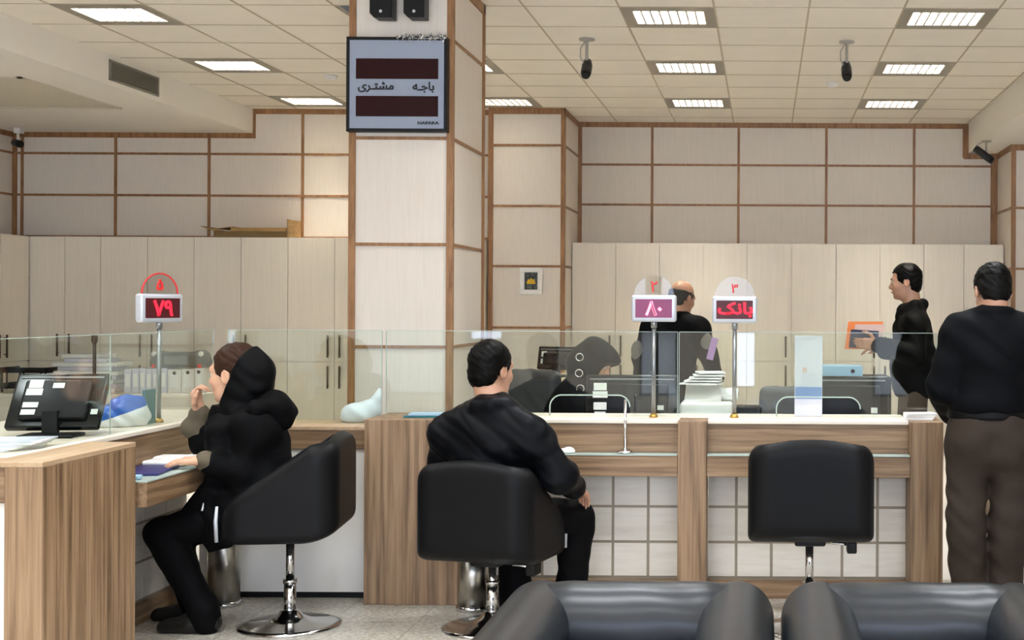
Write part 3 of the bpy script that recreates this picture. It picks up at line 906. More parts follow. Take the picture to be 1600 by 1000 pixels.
YK = 6.48
lk = thing('link_counter', 'low oak topped counter section behind the seated woman, white panel below', 'counter', (-2.36, YK, 0), world=True)
MB().box(LX + .014, cxl - .002, YK, YK + .03, .745, .838).build('upper_panel', 'wood_x', lk, .002)
MB().box(LX - .05, cxl - .002, YK + .012, YK + .03, .03, .745).build('front_panel', 'white_panel', lk)
MB().box(LX - .05, cxl - .002, YK + .018, YK + .04, 0, .03).build('kick_board', 'black_plastic', lk)
MB().box(LX + .014, cxl - .002, YK - .004, YK + .4, .838, .858).build('top', 'wood_top', lk, .003)

# right-hand partition beyond the standing man
rp = thing('partition_counter', 'low white panelled counter end beside the standing man', 'counter', (1.7, 6.7, 0), world=True)
MB().box(1.15, 1.262, 6.62, 6.9, 0, .68).build('end_post', 'wood_v', rp, .003)
MB().box(1.262, 2.6, 6.63, 6.66, 0, .52).build('front_panel', 'white_panel', rp)
MB().box(1.262, 2.6, 6.62, 6.9, .52, .68).build('upper_panel', 'wood_x', rp, .003)

# ------------------------------------------------------------------ glass screens
def pane_x(x0, x1, y, z0, z1, label, notch=None):
    t = thing('glass_screen', label, 'glass screen', ((x0 + x1) / 2, y, z0), world=True, group='clear glass counter screens')
    poly = [(x0, z0)]
    if notch:
        a, b_, zt_, r = notch
        poly += [(a, z0)] + [(a + r - r * math.cos(q), zt_ - r + r * math.sin(q)) for q in [PI / 2 * i / 8 for i in range(9)]]
        poly += [(b_ - r + r * math.sin(q), zt_ - r + r * math.cos(q)) for q in [PI / 2 * i / 8 for i in range(9)]] + [(b_, z0)]
    poly += [(x1, z0), (x1, z1), (x0, z1)]
    m = MB().prism(poly, lambda u, v, q: Vector((u, q, v)), y - .004, y + .004)
    m.build('pane', 'glass', t)
    e = MB().box(x0, x1, y - .0042, y + .0042, z1 - .0005, z1 + .0022).box(x0 - .002, x0 + .0004, y - .0042, y + .0042, z0, z1).box(x1 - .0004, x1 + .002, y - .0042, y + .0042, z0, z1)
    if notch:
        e.tube([Vector((u, y - .001, v)) for u, v in poly[1:20]], .0038, 6)
    e.build('edge', 'glass_edge', t)
    return t
GYY, GZ = 6.64, 1.334
gp = lambda p: XX(p, GYY)
pane_x(-2.74, gp(597), GYY, .8585, GZ, 'clear glass screen behind the seated woman\'s hood')
pane_x(gp(604), gp(1059), GYY, HT + .0005, GZ, 'clear glass screen in front of the veiled teller, with arched hatch', (gp(860), gp(985), 1.01, .06))
pane_x(gp(1062), gp(1463), GYY, HT + .0005, GZ, 'clear glass screen under the third queue display, with arched hatch', (gp(1214), gp(1345), 1.005, .06))
def pane_y(x, y0, y1, z0, z1, label):
    t = thing('glass_screen', label, 'glass screen', (x, (y0 + y1) / 2, z0), world=True, group='clear glass counter screens')
    MB().box(x - .004, x + .004, y0, y1, z0, z1).build('pane', 'glass', t)
    MB().box(x - .0042, x + .0042, y0, y1, z1 - .0005, z1 + .0022).box(x - .0012, x + .0012, y0 - .0006, y0 + .0004, z0, z1).box(x - .0012, x + .0012, y1 - .0004, y1 + .0006, z0, z1).build('edge', 'glass_edge', t)
GLX = LX - .03
pane_y(GLX, 4.75, 5.558, HT + .0005, GZ, 'clear glass screen on the left counter in front of the tilted monitor')
pane_y(GLX, 5.562, 6.6, HT + .0005, GZ, 'clear glass screen on the left counter beside the blue bag')

# ------------------------------------------------------------------ queue displays
def queue_display(base, label, numeral, rz, screen, build_screen, ztop, w=.226, h=.135, d=.05, disc='paint'):
    t = thing('queue_display', label, 'queue display', base, rz, group='pole mounted queue displays')
    H = ztop - base[2]
    MB().lathe([(0, 0), (.022, 0), (.022, .008), (.013, .02), (0, .02)]).build('foot', 'brass', t)
    MB().tube([(0, 0, .015), (0, 0, H - h + .01)], .0105, 14).tube([(0, 0, H - h - .03), (0, 0, H - h + .01)], .015, 14).build('pole', 'pole', t)
    b0 = MB().rbox(-w / 2, w / 2, -d / 2, d / 2, H - h, H, .012).build('housing', 'silver_plastic', t)
    bz = .021
    MB().box(-w / 2 + bz, w / 2 - bz, -d / 2 - .002, -d / 2 + .004, H - h + bz, H - bz).build('screen', screen, b0)
    build_screen(t, H - h / 2, -d / 2 - .0025, w - 2 * bz, h - 2 * bz)
    # clear half disc with the desk number
    n = MB()
    pts = [(.1 * math.cos(a), H + .1 * math.sin(a)) for a in [PI * i / 24 for i in range(25)]]
    n.prism(pts, lambda u, v, q: Vector((u, q, v)), -.003, .003)
    dk = n.build('number_disc', 'acrylic', t)
    lettering('numeral', numeral, .055, 'red_paint', dk, (0, -.0035, H + .043), (1, 0, 0), (0, 0, 1), .03)
    return t, dk, H
def txt_screen(s, k, mat, bold, dx=0, cond=1.0):
    def f(t, zc, y, w, h):
        lettering('digits', s, h * k, mat, t, (dx * w, y, zc), (1, 0, 0), (0, 0, 1), bold, .002, condense=cond)
    return f
b0 = P(248, 660, 6.14)
t, dk, H = queue_display((b0.x, 6.14, HT), 'queue display on the left counter with its red seventy-nine turned to the woman', '\u06F5', math.radians(62), 'screen_lit', txt_screen('\u06F7\u06F9', .82, 'led', .03), ZZ(459, 6.14, 248))
ar = MB().tube([(.096 * math.cos(a), -.004, H + .096 * math.sin(a)) for a in [PI * i / 24 for i in range(25)]], .004, 6)
ar.build('red_arc', 'red_paint', dk)
YD = 6.56
queue_display((XX(1022, YD), YD, HT), 'queue display with violet screen reading eighty, in front of the balding man', '\u06F2', 0, 'screen_violet', txt_screen('\u06F8\u06F0', .8, 'led_pink', .03), ZZ(461, YD, 1022))
queue_display((XX(1148, YD), YD, HT), 'queue display with bright red lettering across its screen, right of the violet one', '\u06F3', 0, 'screen_lit', txt_screen('\uFB8F\uFEE7\uFE8E\uFE91', .82, 'led', .035, .02, 1.25), ZZ(463, YD, 1148))

# pen stand on the ledge
ps = thing('pen_stand', 'thin chrome pen stand with round base on the middle ledge', 'pen stand', (XX(978, 6.4), FY + .046, .7415))
MB().lathe([(0, 0), (.041, 0), (.042, .008), (.028, .016), (.012, .024), (0, .024)]).build('base', 'chrome', ps)
MB().tube([(0, 0, .02), (0, 0, .265)], .0055, 12).lathe([(0, .265), (.007, .265), (.007, .04), (.01, .02)]).build('rod', 'chrome', ps)
# small white wad
bw = Blob((-.05, -.03, 0), (.05, .03, .04), .004)
bw.ell((0, 0, .008), (.04, .022, .018)).ell((.018, .004, .014), (.018, .014, .012)).noise(.002, 3).cut(lambda X, Y, Z: .0005 - Z + 0 * X)
o = bw.mesh('paper_wad', 'paper'); o.location = (XX(886, FY + .05), FY + .04, .7415); tag(o, 'small crumpled white tissue on the ledge beside the seated man', 'tissue')

# ------------------------------------------------------------------ monitors seen from behind
def monitor(base, rz, tilt, w, h, label, stand_h, stickers, group='monitors seen from behind'):
    """back towards local -y"""
    t = thing('monitor', label, 'monitor', base, rz, group=group)
    MB().rbox(-.11, .11, -.07, .09, 0, .014, .006).build('foot', 'black_plastic', t)
    MB().box(-.03, .03, -.01, .02, .01, stand_h + .08).build('stand', 'black_plastic', t)
    c = (0, .02, stand_h)
    def R(m): return m.rot((0, .02, stand_h), 'X', -tilt)
    R(MB().rbox(-w / 2, w / 2, .0, .035, stand_h, stand_h + h, .01)).build('casing', 'black_gloss', t)
    R(MB().rbox(-w / 2 + .05, w / 2 - .05, -.028, .002, stand_h + .03, stand_h + h - .05, .012)).build('rear_bulge', 'black_plastic', t)
    R(MB().box(-w / 2 + .012, w / 2 - .012, .033, .037, stand_h + .02, stand_h + h - .012)).build('screen', 'black_gloss', t)
    R(MB().box(-w / 2 + .02, w / 2 - .02, -.003, .002, stand_h + h - .028, stand_h + h - .02)).build('vent', 'grey_plastic', t)
    for (x0, x1, z0, z1, d) in stickers:
        R(MB().box(x0, x1, d - .002, d, stand_h + z0, stand_h + z1)).build('sticker', 'label', t)
    return t
ym = 7.05
zt_ = ZZ(586, ym, 990)
hm = zt_ - .75 - .05
monitor((XX(988, ym), ym, .75), 0, .06, .5, hm, 'black monitor back with four white stickers in front of the veiled teller', .05,
        [(-.205, -.135, hm - .085, hm - .045, -.0285), (-.21, -.13, hm - .125, hm - .09, -.0285), (-.205, -.135, hm - .19, hm - .15, -.0285), (-.2, -.14, hm - .235, hm - .2, -.0285), (.14, .175, hm - .19, hm - .165, -.0285)])
zt_ = ZZ(588, ym, 1318); hm = zt_ - .75 - .05
monitor((XX(1318, ym), ym, .75), 0, .06, .5, hm, 'black monitor back with a strip of white stickers below the blue binder', .05,
        [(-.2, -.12, hm - .09, hm - .03, -.0285), (-.19, -.13, hm - .14, hm - .095, -.0285), (-.2, -.12, hm - .175, hm - .145, -.0285), (-.19, -.135, hm - .205, hm - .182, -.0285), (.15, .185, hm - .2, hm - .17, -.0285)])
b0 = P(100, 686, 5.62)
monitor((-2.99, 5.44, HT), math.radians(9), .62, .37, .27, 'black monitor tilted back on the left counter, white stickers on its back', .03,
        [(-.115, -.06, .175, .215, -.0285), (-.12, -.055, .14, .172, -.0285), (-.12, -.06, .08, .105, -.0285), (-.12, -.065, .045, .07, -.0285), (-.02, .025, .175, .2, -.0285), (.145, .172, .06, .085, -.003)])
# far monitor behind the seated man
YM2 = 9.4
dk2 = thing('back_desk', 'low white desk behind the veiled teller', 'desk', (-1.3, 9.5, 0), world=True)
MB().box(-1.85, -1.2, 9.2, 9.9, .92, .95).build('desk_top', 'cream', dk2)
for x in (-1.84, -1.235): MB().box(x, x + .03, 9.22, 9.88, 0, .92).build('leg_panel', 'white_panel', dk2)
monitor((XX(869, YM2), YM2, .95), math.radians(-12), .25, .3, .17, 'small dark monitor between the seated man and the veiled teller', .05,
        [(-.12, -.08, .09, .13, -.003), (-.12, -.085, .04, .075, -.003)])

# printer and papers at desk two
pr = thing('printer', 'white receipt printer heaped with papers under the third display', 'printer', (XX(1105, 7.1), 7.1, .75))
MB().rbox(-.14, .145, -.12, .12, 0, .2, .02).build('body', 'white_plastic', pr)
MB().rbox(-.13, .05, -.15, -.05, .02, .14, .015).build('paper_tray', 'white_plastic', pr)
MB().box(-.1, .03, -.152, -.148, .085, .115).build('slot', 'grey_plastic', pr)
MB().obox((-.02, .03, .24), (1, 0, .1), (0, 1, .5), (0, -.5, 1), .1, .1, .012).build('lid', 'white_plastic', pr)
rp_ = random.Random(5)
for k in range(5):
    o = MB().obox((0, 0, 0), (1, .1 * k - .2, 0), (-.1 * k + .2, 1, 0), (0, 0, 1), .105 - .008 * k, .075, .004).build('paper_sheaf', 'paper')
    o.location = (XX(1105, 7.1) - .03 + .012 * k, 7.11, 1.045 + .015 * k)
    tag(o, 'white paper sheaf on the receipt printer', 'paper', 'papers heaped on the printer')
rl = thing('paper_roll', 'grey roll lying on the printer beside its papers', 'paper roll', (XX(1140, 7.1), 7.1, .952))
MB().tube([(-.045, 0, .035), (.05, 0, .035)], .034, 20).build('roll', 'paper', rl)
MB().tube([(-.047, 0, .035), (.052, 0, .035)], .012, 14).build('core', 'grey_plastic', rl)
lp = thing('laptop_dock', 'low black box on the desk right of the printer', 'box', (XX(1171, 7.2), 7.2, .75))
MB().rbox(-.07, .07, -.1, .1, 0, .165, .008).build('body', 'black_plastic', lp)
MB().box(-.06, .06, -.102, -.099, .08, .12).build('slot', 'grey_plastic', lp)

# black printer and pale binder beyond the right monitor
bp_ = thing('printer', 'black office printer behind the right monitor, pale blue binder on it', 'printer', (XX(1335, 7.35), 7.36, .75))
MB().rbox(-.2, .2, -.14, .14, 0, .33, .015).build('body', 'black_plastic', bp_)
MB().box(-.15, .15, -.142, -.138, .2, .26).build('tray', 'grey_plastic', bp_)
bi = thing('ring_binder', 'pale blue ring binder lying on the black printer', 'binder', (XX(1315, 7.3), 7.33, 1.081))
MB().box(-.115, .115, -.1, .12, 0, .004).box(-.115, .115, -.1, .12, .052, .056).box(.11, .115, -.1, .12, 0, .056).build('cover', 'blue_pale', bi, .001)
MB().box(-.11, .1, -.09, .11, .008, .046).build('sheets', 'paper', bi)
MB().lathe([(0, .002), (.012, .002), (.014, 0)], (.06, -.1, .028), 14, (0, -1, 0)).build('finger_ring', 'black_plastic', bi)
MB().box(-.115, .115, -.102, -.0995, .0, .052).build('spine', 'blue_pale', bi)
# notice sheet standing against the glass
ns = thing('notice_sheet', 'white notice with blue band standing inside the glass by the right monitor', 'notice', (XX(1262, 6.72), 6.72, HT), world=True)
a, b_ = XX(1242, 6.7), XX(1285, 6.7)
MB().box(a, b_, 6.665, 6.668, HT + .001, ZZ(524, 6.7)).build('sheet', 'film_white', ns)
MB().box(a + .004, b_ - .002, 6.662, 6.665, HT + .09, HT + .15).build('blue_band', 'film_blue', ns)
MB().box(a + .04, b_ - .03, 6.661, 6.665, HT + .17, HT + .22).box(a + .02, b_ - .04, 6.661, 6.665, HT + .155, HT + .168).build('printed_block', 'film_white', ns)
MB().box(a + .04, b_ - .08, 6.660, 6.665, HT + .225, HT + .25).build('emblem', 'film_peach', ns)
MB().box(a - .0, b_, 6.65, 6.72, HT + .0, HT + .003).build('foot', 'acrylic', ns)
# papers on the right end of the counter
for k in range(4):
    o = MB().obox((0, 0, .004), (1, .08 * (k - 1.5), 0), (-.08 * (k - 1.5), 1, 0), (0, 0, 1), .075, .05, .0037).build('paper_stack', 'paper')
    o.location = (XX(1435, 6.5) + .004 * k, 6.5, HT + .0085 * k + .001)
    tag(o, 'loose white paper pile on the counter beside the standing man', 'paper', 'papers at the right counter end')
# pale blue folders near the seated man, bag on the link counter
for k, (mm, lab) in enumerate((('teal', 'teal folder under the pale one left of the seated man'), ('blue_pale', 'pale blue folder on the counter left of the seated man'))):
    o = MB().obox((0, 0, .005), (1, -.05 + .1 * k, 0), (.05 - .1 * k, 1, 0), (0, 0, 1), .09 - .012 * k, .05, .0045).build('folder', mm)
    o.location = (XX(664, 6.5) + .01 * k, 6.5, HT + .001 + .0105 * k); tag(o, lab, 'folder')
bg = Blob((-.15, -.1, 0), (.15, .1, .2), .006)
bg.ell((-.02, 0, .045), (.105, .075, .055)).ell((-.055, .01, .03), (.07, .07, .045), k=.03).ell((.03, 0, .07), (.06, .05, .045), k=.03)
bg.chain([(.06, 0, .07), (.075, 0, .12), (.085, .01, .165)], [.035, .02, .008], .03).chain([(-.06, 0, .06), (-.1, 0, .02)], [.03, .02], .03)
bg.noise(.004, 1.15).cut(lambda X, Y, Z: .001 - Z + 0 * X)
bgo = bg.mesh('tissue_bag', plain('thin white plastic bag', (226, 232, 238), 0.35, vary=.05), smooth=1); bgo.location = (-2.075, 6.735, .8585); bgo.scale = (.9, .75, 1)
tag(bgo, 'crumpled white plastic bag on the low counter section', 'bag')

# ------------------------------------------------------------------ left counter clutter
for k in range(5):
    o = MB().obox((0, 0, .003), (1, .1 * (k - 2), 0), (-.1 * (k - 2), 1, 0), (0, 0, 1), .15, .1, .0028).build('paper_stack', 'paper' if k % 2 else 'paper_blue')
    o.location = (-2.98 + .01 * k, 5.0 + .012 * k, HT + .001 + .0065 * k)
    tag(o, 'loose sheets piled on the left counter before the tilted monitor', 'paper', 'sheets before the tilted monitor')
bb = Blob((-.14, -.1, 0), (.16, .1, .2), .0035)
bb.ell((.03, 0, .05), (.1, .06, .075)).ell((-.05, 0, .03), (.07, .05, .045), k=.04).chain([(-.05, 0, .05), (.02, 0, .1), (.08, 0, .115)], [.03, .035, .03], .03)
bb.noise(.005, 1.8).cut(lambda X, Y, Z: .001 - Z + 0 * X)
M['bag_white'] = plain('white bag plastic', (232, 234, 234), .35)
def bagcol(C):
    return ((C[:, 2] < .055 + .35 * (C[:, 0]))).astype(int)
o = bb.mesh('plastic_bag', ['blue', 'bag_white'], colour=bagcol); o.location = (-2.945, 5.93, HT); o.rotation_euler = (0, 0, .5)
tag(o, 'blue and white plastic bag on the left counter', 'bag')
o = MB().box(-.008, .008, -.05, .05, 0, .16).build('bookend', 'teal'); o.location = (-2.87, 6.06, HT)
tag(o, 'upright teal divider beside the blue bag', 'divider')

# far left credenza with files
YQ = 10.6
ztd = ZZ(616, YQ, 200)
cr = thing('credenza', 'low pale credenza along the far left, stacked with files', 'cabinet', (-5.4, YQ + .25, 0), world=True)
qx0, qx1 = -6.86, XX(318, YQ)
MB().box(qx0, qx1, YQ, YQ + .55, ztd - .03, ztd).build('top', 'cabinet', cr, .003)
MB().box(qx0, qx1 - .02, YQ + .03, YQ + .5, 0, ztd - .03).build('body', 'cabinet', cr)
for k in range(4):
    w_ = (qx1 - .02 - qx0) / 4
    d = MB().box(qx0 + w_ * k + .004, qx0 + w_ * (k + 1) - .004, YQ + .008, YQ + .03, .06, ztd - .1).build('door', 'cabinet', cr)
    MB().tube([(qx0 + w_ * (k + .5) - .06, YQ - .012, ztd - .16), (qx0 + w_ * (k + .5) + .06, YQ - .012, ztd - .16)], .006, 8).build('handle', 'handle', d)
yq = YQ + .16
def on_q(px): return XX(px, yq)
# binders and box files
edges = [194, 206, 218, 228, 238, 248, 262, 284, 304, 318]
for k in range(9):
    a, b_ = on_q(edges[k]) + .002, on_q(edges[k + 1]) - .002
    hgt = .195 + .006 * (k % 3)
    big = k >= 6
    t = thing('box_file' if big else 'ring_binder', ['white ring binder, first of the row on the credenza', 'white ring binder, second of the row on the credenza', 'white ring binder, third of the row on the credenza', 'white ring binder, fourth of the row on the credenza', 'white ring binder, fifth of the row on the credenza', 'white ring binder, sixth of the row on the credenza', 'white box file beside the binders, nearest the display pole', 'white box file behind the raised hand, middle of three', 'white box file behind the woman\'s face, last of three'][k], 'file', ((a + b_) / 2, yq, ztd), world=True, group='files on the far credenza')
    MB().box(a, b_, yq, yq + .22, ztd, ztd + hgt).build('cover', 'white_plastic' if big else 'paper_blue', t, .004)
    MB().box(a + (b_ - a) * .2, b_ - (b_ - a) * .2, yq - .0015, yq, ztd + hgt * .25, ztd + hgt * .8).build('spine_label', 'paper', t)
    if big: MB().lathe([(0, .001), (.012, .001), (.015, 0)], ((a + b_) / 2, yq - .0015, ztd + hgt * .85), 12, (0, -1, 0)).build('finger_ring', 'black_plastic', t)
# heap of paper bundles
rq = random.Random(9)
for k in range(9):
    a, b_ = on_q(80 + rq.uniform(0, 16)), on_q(186 - rq.uniform(0, 14))
    if k > 6: a += .06; b_ -= .1
    z = ztd + .001 + .0355 * k
    o = MB().obox((0, 0, .017), (1, rq.uniform(-.06, .06), 0), (rq.uniform(-.06, .06), 1, 0), (0, 0, 1), (b_ - a) / 2, .13, .0165).build('paper_bundle', 'paper_blue' if k % 2 else 'paper', None, .004)
    o.location = ((a + b_) / 2, yq + .14, z)
    tag(o, 'bundle of white papers in the tall heap on the credenza', 'papers', 'paper bundles heaped on the credenza')
# grey cash counting machine on the box files
gm = thing('counting_machine', 'dark grey rounded machine standing on the white box files', 'machine', (on_q(273), yq + .12, ztd + .208))
k_ = (on_q(318) - on_q(228)) / 2
bm = Blob((-k_, -.1, 0), (k_, .1, .18), .008)
bm.rbox((0, 0, .06), (k_ * .8, .09, .07), .04).cap((-k_ * .75, 0, .07), (-k_ * .75, 0, .04), .07, .075, .03).cap((k_ * .75, 0, .08), (k_ * .75, 0, .05), .07, .08, .03).cut(lambda X, Y, Z: .002 - Z + 0 * X)
bm.mesh('body', plain('dark grey machine shell', (84, 86, 84), .4), gm)
MB().box(-k_ * .4, k_ * .4, -.097, -.088, .03, .1).build('front_panel', 'grey_plastic', gm)
for s in (-1, 1): MB().lathe([(0, .01), (.02, .008), (.024, 0)], (s * k_ * .82, -.066, .115), 14, (0, -1, .3)).build('knob', 'white_plastic', gm)
for s in (-1, 1): MB().box(s * k_ * .8 - .012, s * k_ * .8 + .012, -.09, -.07, 0, .03).build('button', 'red_paint', gm)
# small desk microphone pole behind the tilted monitor
mp_ = thing('microphone_stand', 'dark slim microphone pole behind the tilted monitor', 'microphone', (XX(148, 6.3), 6.3, HT))
zt_ = ZZ(526, 6.3, 148) - HT
MB().lathe([(0, 0), (.07, 0), (.07, .02), (.02, .03), (0, .03)]).build('base', 'black_plastic', mp_)
MB().tube([(0, 0, .02), (0, 0, zt_ - .02)], .008, 10).build('pole', 'black_plastic', mp_)
MB().lathe([(0, zt_ + .012), (.013, zt_ + .006), (.015, zt_ - .02), (.008, zt_ - .035)]).build('head', 'black_plastic', mp_)
# trays at the far left
tr = thing('letter_tray', 'black two-tier letter tray on the credenza at the far left', 'tray', (on_q(36), yq + .15, ztd))
for z in (.03, .16):
    MB().box(-.2, .19, -.14, .14, z, z + .01).box(-.2, .19, -.14, -.13, z, z + .045).box(-.2, -.19, -.14, .14, z, z + .045).box(.18, .19, -.14, .14, z, z + .045).build('tier', 'black_plastic', tr)
lg_ = MB()
for x in (-.19, -.01, .17):
    for y in (-.13, .13): lg_.box(x, x + .014, y - .006, y + .006, 0, .17)
lg_.build('frame', 'black_plastic', tr)
for k, (mm, x) in enumerate((('teal', -.12), ('paper', -.02), ('navy', .08))):
    o = MB().obox((0, 0, .012), (1, 0, 0), (0, 1, 0), (0, 0, 1), .045, .1, .011).build('file_folder', mm)
    o.location = (on_q(36) + x, yq + .15, ztd + .171); tag(o, ['teal file on the black letter tray', 'white file on the black letter tray', 'navy file on the black letter tray'][k], 'file')

# magazine and folder on the woman's ledge
o = MB().obox((0, 0, .005), (1, .15, 0), (-.15, 1, 0), (0, 0, 1), .085, .16, .0048).build('folder', 'navy', None, .002); o.location = (-2.66, 5.62, .742)
tag(o, 'navy blue folder on the ledge under the woman\'s hand', 'folder')
mg = thing('magazine', 'white folded magazine on the ledge beyond the navy folder', 'magazine', (-2.675, 5.865, .7425))
mbm = Blob((-.1, -.11, 0), (.1, .11, .05), .005)
mbm.rbox((0, 0, .014), (.09, .1, .012), .01).rbox((0, .05, .024), (.085, .05, .01), .009, k=.01)
mbm.mesh('pages', 'paper', mg)
o = MB().rbox(-.03, .03, -.02, .02, 0, .018, .006).build('eraser_box', 'blue_pale'); o.location = (-2.6, 5.36, .742)
tag(o, 'small pale box at the near end of the woman\'s ledge', 'box')

# stainless bins
def bin_(px, Y, label, w=.075, h=.5):
    t = thing('waste_bin', label, 'bin', (XX(px, Y), Y, 0), group='slim stainless bins')
    MB().lathe([(0, .012), (w, .012), (w, h), (w - .006, h), (w - .006, .03), (0, .03)]).build('drum', 'steel', t)
    MB().lathe([(0, 0), (w + .008, 0), (w + .008, .02), (w, .024), (0, .024)]).build('base_ring', 'chrome', t)
    return t
bin_(352, 6.33, 'slim stainless bin behind the seated woman\'s chair')
bin_(742, 6.27, 'slim stainless bin behind the seated man\'s chair', h=.3)

# ------------------------------------------------------------------ swivel tub chairs
def chair_shell():
    b = Blob((-.32, -.32, .35), (.32, .32, .93), .008)
    def f(X, Y, Z):
        hx, hy, r = .28, .255, .1
        qx, qy = np.abs(X) - (hx - r), np.abs(Y) - (hy - r)
        plan = np.sqrt(np.maximum(qx, 0) ** 2 + np.maximum(qy, 0) ** 2) + np.minimum(np.maximum(qx, qy), 0) - r
        zt = .888 - .62 * X ** 2 - np.maximum(Y + .14, 0) * .7
        top = (Z - zt) * .86
        ch = (.415 + (-.17 - Y) * .55 - Z) * .87
        def sm(a, c, k):
            h = np.maximum(k - np.abs(a - c), 0) / k
            return np.maximum(a, c) + h * h * k * .25
        return sm(sm(sm(plan, top, .06), .415 - Z + 0 * X, .04), ch, .04)
    b.D = f(b.ax[0][:, None, None], b.ax[1][None, :, None], b.ax[2][None, None, :]).astype(np.float32)
    b.rbox((0, .12, .82), (.222, .318, .355), .07, k=.02, op='s')
    return b
def make_chair(label):
    t = thing('swivel_chair', label, 'chair', (0, 0, 0), group='black leather swivel tub chairs')
    chair_shell().mesh('shell', 'leather', t, smooth=2)
    s = Blob((-.24, -.24, .4), (.24, .28, .56), .01)
    s.rbox((0, .03, .462), (.216, .215, .03), .028)
    s.mesh('seat_cushion', 'leather', t, smooth=2)
    for sx_ in (-1, 1):
        e = MB().tube([(sx_ * .25, .252, .43), (sx_ * .25, .256, .52), (sx_ * .25, .251, .585)], [.008, .009, .006], 10)
        e.build('arm_trim', 'silver_plastic', t)
    MB().rbox(-.07, .07, -.09, .09, .39, .417, .01).build('mount_plate', 'black_plastic', t)
    MB().tube([(.1, .0, .392), (.2, .02, .38)], .008, 10).build('lever_rod', 'chrome', t)
    MB().rbox(.17, .215, -.02, .06, .345, .4, .008).build('lever', 'black_plastic', t)
    MB().tube([(0, 0, .2), (0, 0, .385)], .0185, 18).build('gas_lift', 'chrome', t)
    MB().tube([(0, 0, .03), (0, 0, .21)], .027, 18).tube([(0, 0, .195), (0, 0, .215)], .031, 18).build('column', 'chrome', t)
    MB().lathe([(0, 0), (.225, 0), (.228, .006), (.2, .014), (.1, .028), (.055, .05), (.04, .075), (0, .075)]).build('base', 'chrome', t)
    return t
ch = make_chair('black tub chair turned sideways under the seated woman')
def place(o, x, y, rz, dz=0):
    o.location = (x, y, 0); o.rotation_euler = (0, 0, rz)
WCX, WCY = XX(452, 5.93), 5.93
place(ch, WCX + .01, WCY, math.radians(97))
ch2 = copy_tree(ch); ch2['label'] = 'black tub chair under the seated man, its back to the viewer'
MCX, MCY = XX(770, 5.9), 5.92
place(ch2, MCX, MCY, math.radians(-14))
ch3 = copy_tree(ch); ch3['label'] = 'empty black tub chair at the counter below the third queue display'
place(ch3, XX(1267, 5.9), 5.92, 0)
# the man's chair is wound lower
LOW = .1
for c in ch2.children:
    n_ = c.name.split('.')[0]
    if n_ in ('shell', 'seat_cushion', 'arm_trim', 'mount_plate', 'lever', 'lever_rod', 'gas_lift'):
        c.location.z -= LOW

# tellers' chairs
def teller_chair(px, Y, w, ztop, rz, label, mat):
    t = thing('office_chair', label, 'chair', (XX(px, Y), Y, 0), rz, group="tellers' office chairs")
    b = Blob((-w / 2, -.1, .5), (w / 2, .1, ztop), .01)
    b.rbox((0, 0, (ztop + .52) / 2), (w / 2, .05, (ztop - .52) / 2), .045).noise(.003)
    b.mesh('backrest', mat, t)
    s = Blob((-w / 2, .0, .4), (w / 2, .5, .52), .01); s.rbox((0, .27, .46), (w / 2 - .01, .22, .05), .04); s.mesh('seat', mat, t)
    MB().box(-.03, .03, -.03, .0, .42, .62).tube([(0, .25, .1), (0, .25, .42)], .028).build('column', 'black_plastic', t)
    ft = MB()
    for k in range(5):
        a = 2 * PI * k / 5
        ft.tube([(0, .25, .1), (.28 * math.cos(a), .25 + .28 * math.sin(a), .06)], [.025, .016], 8)
        ft.lathe([(0, 0), (.02, .005), (.025, .025), (.02, .045), (0, .05)], (.28 * math.cos(a), .25 + .28 * math.sin(a), 0), 10)
    ft.build('foot', 'black_plastic', t)
    return t
YT = 8.15
teller_chair(836, YT, .44, ZZ(577, YT, 836), math.radians(-38), 'dark grey office chair back behind the seated man', 'dark_grey')
M['mid_grey'] = plain('mid grey fabric', (92, 95, 97), .7, vary=.12, scale=60)
teller_chair(1220, 8.0, .26, ZZ(603, 8.0, 1220), math.radians(10), 'grey office chair back left of the right monitor', 'mid_grey')

# ------------------------------------------------------------------ armchairs in front
def make_sofa(label):
    t = thing('armchair', label, 'armchair', (0, 0, 0), group='slate leather armchairs')
    W = .366; YBk = .0; h = .725
    ar, b_ = .105, None
    for s in (-1, 1):
        a = Blob((-.14, -.95, .05), (.14, .06, h + .02), .011)
        def f(X, Y, Z, s=s):
            # rolled arm: fat round top over a straight side
            r = .115
            qx, qz = np.abs(X) - (.1 - .07), np.abs(Z - (h - .33)) - (.33 - .1)
            body = np.sqrt(np.maximum(qx, 0) ** 2 + np.maximum(qz, 0) ** 2) - .07
            qy = np.abs(Y + .43) - (.46 - .08)
            d3 = np.sqrt(np.maximum(np.sqrt(np.maximum(np.abs(X) - .0, 0) ** 2 + np.maximum(qz, 0) ** 2), 0) ** 2 + np.maximum(qy, 0) ** 2) - .1
            return d3
        a.add(f, (-.13, -.92, .05), (.13, .06, h + .02))
        m_ = a.mesh('arm', 'sofa', t, smooth=2); m_.location = (s * (W - .1), 0, 0)
    bk = Blob((-.3, -.3, .1), (.3, .1, h + .03), .011)
    bk.rbox((0, -.08, .4), (.27, .1, .318), .1).cap((-.26, -.075, h - .118), (.26, -.075, h - .118), .113, k=.04).noise(.0013, .9)
    bk.mesh('backrest', 'sofa', t, smooth=2)
    st = Blob((-.25, -.95, .2), (.25, -.1, .5), .012)
    st.rbox((0, -.53, .36), (.2, .38, .09), .06)
    st.mesh('seat_cushion', 'sofa', t, smooth=2)
    MB().rbox(-W + .03, W - .03, -.88, -.02, .05, .29, .02).build('base', 'sofa', t)
    for s in (-1, 1):
        for y in (-.8, -.1):
            MB().tube([(s * (W - .08), y, 0), (s * (W - .08), y, .06)], [.02, .026], 12).build('foot', 'black_plastic', t)
    return t
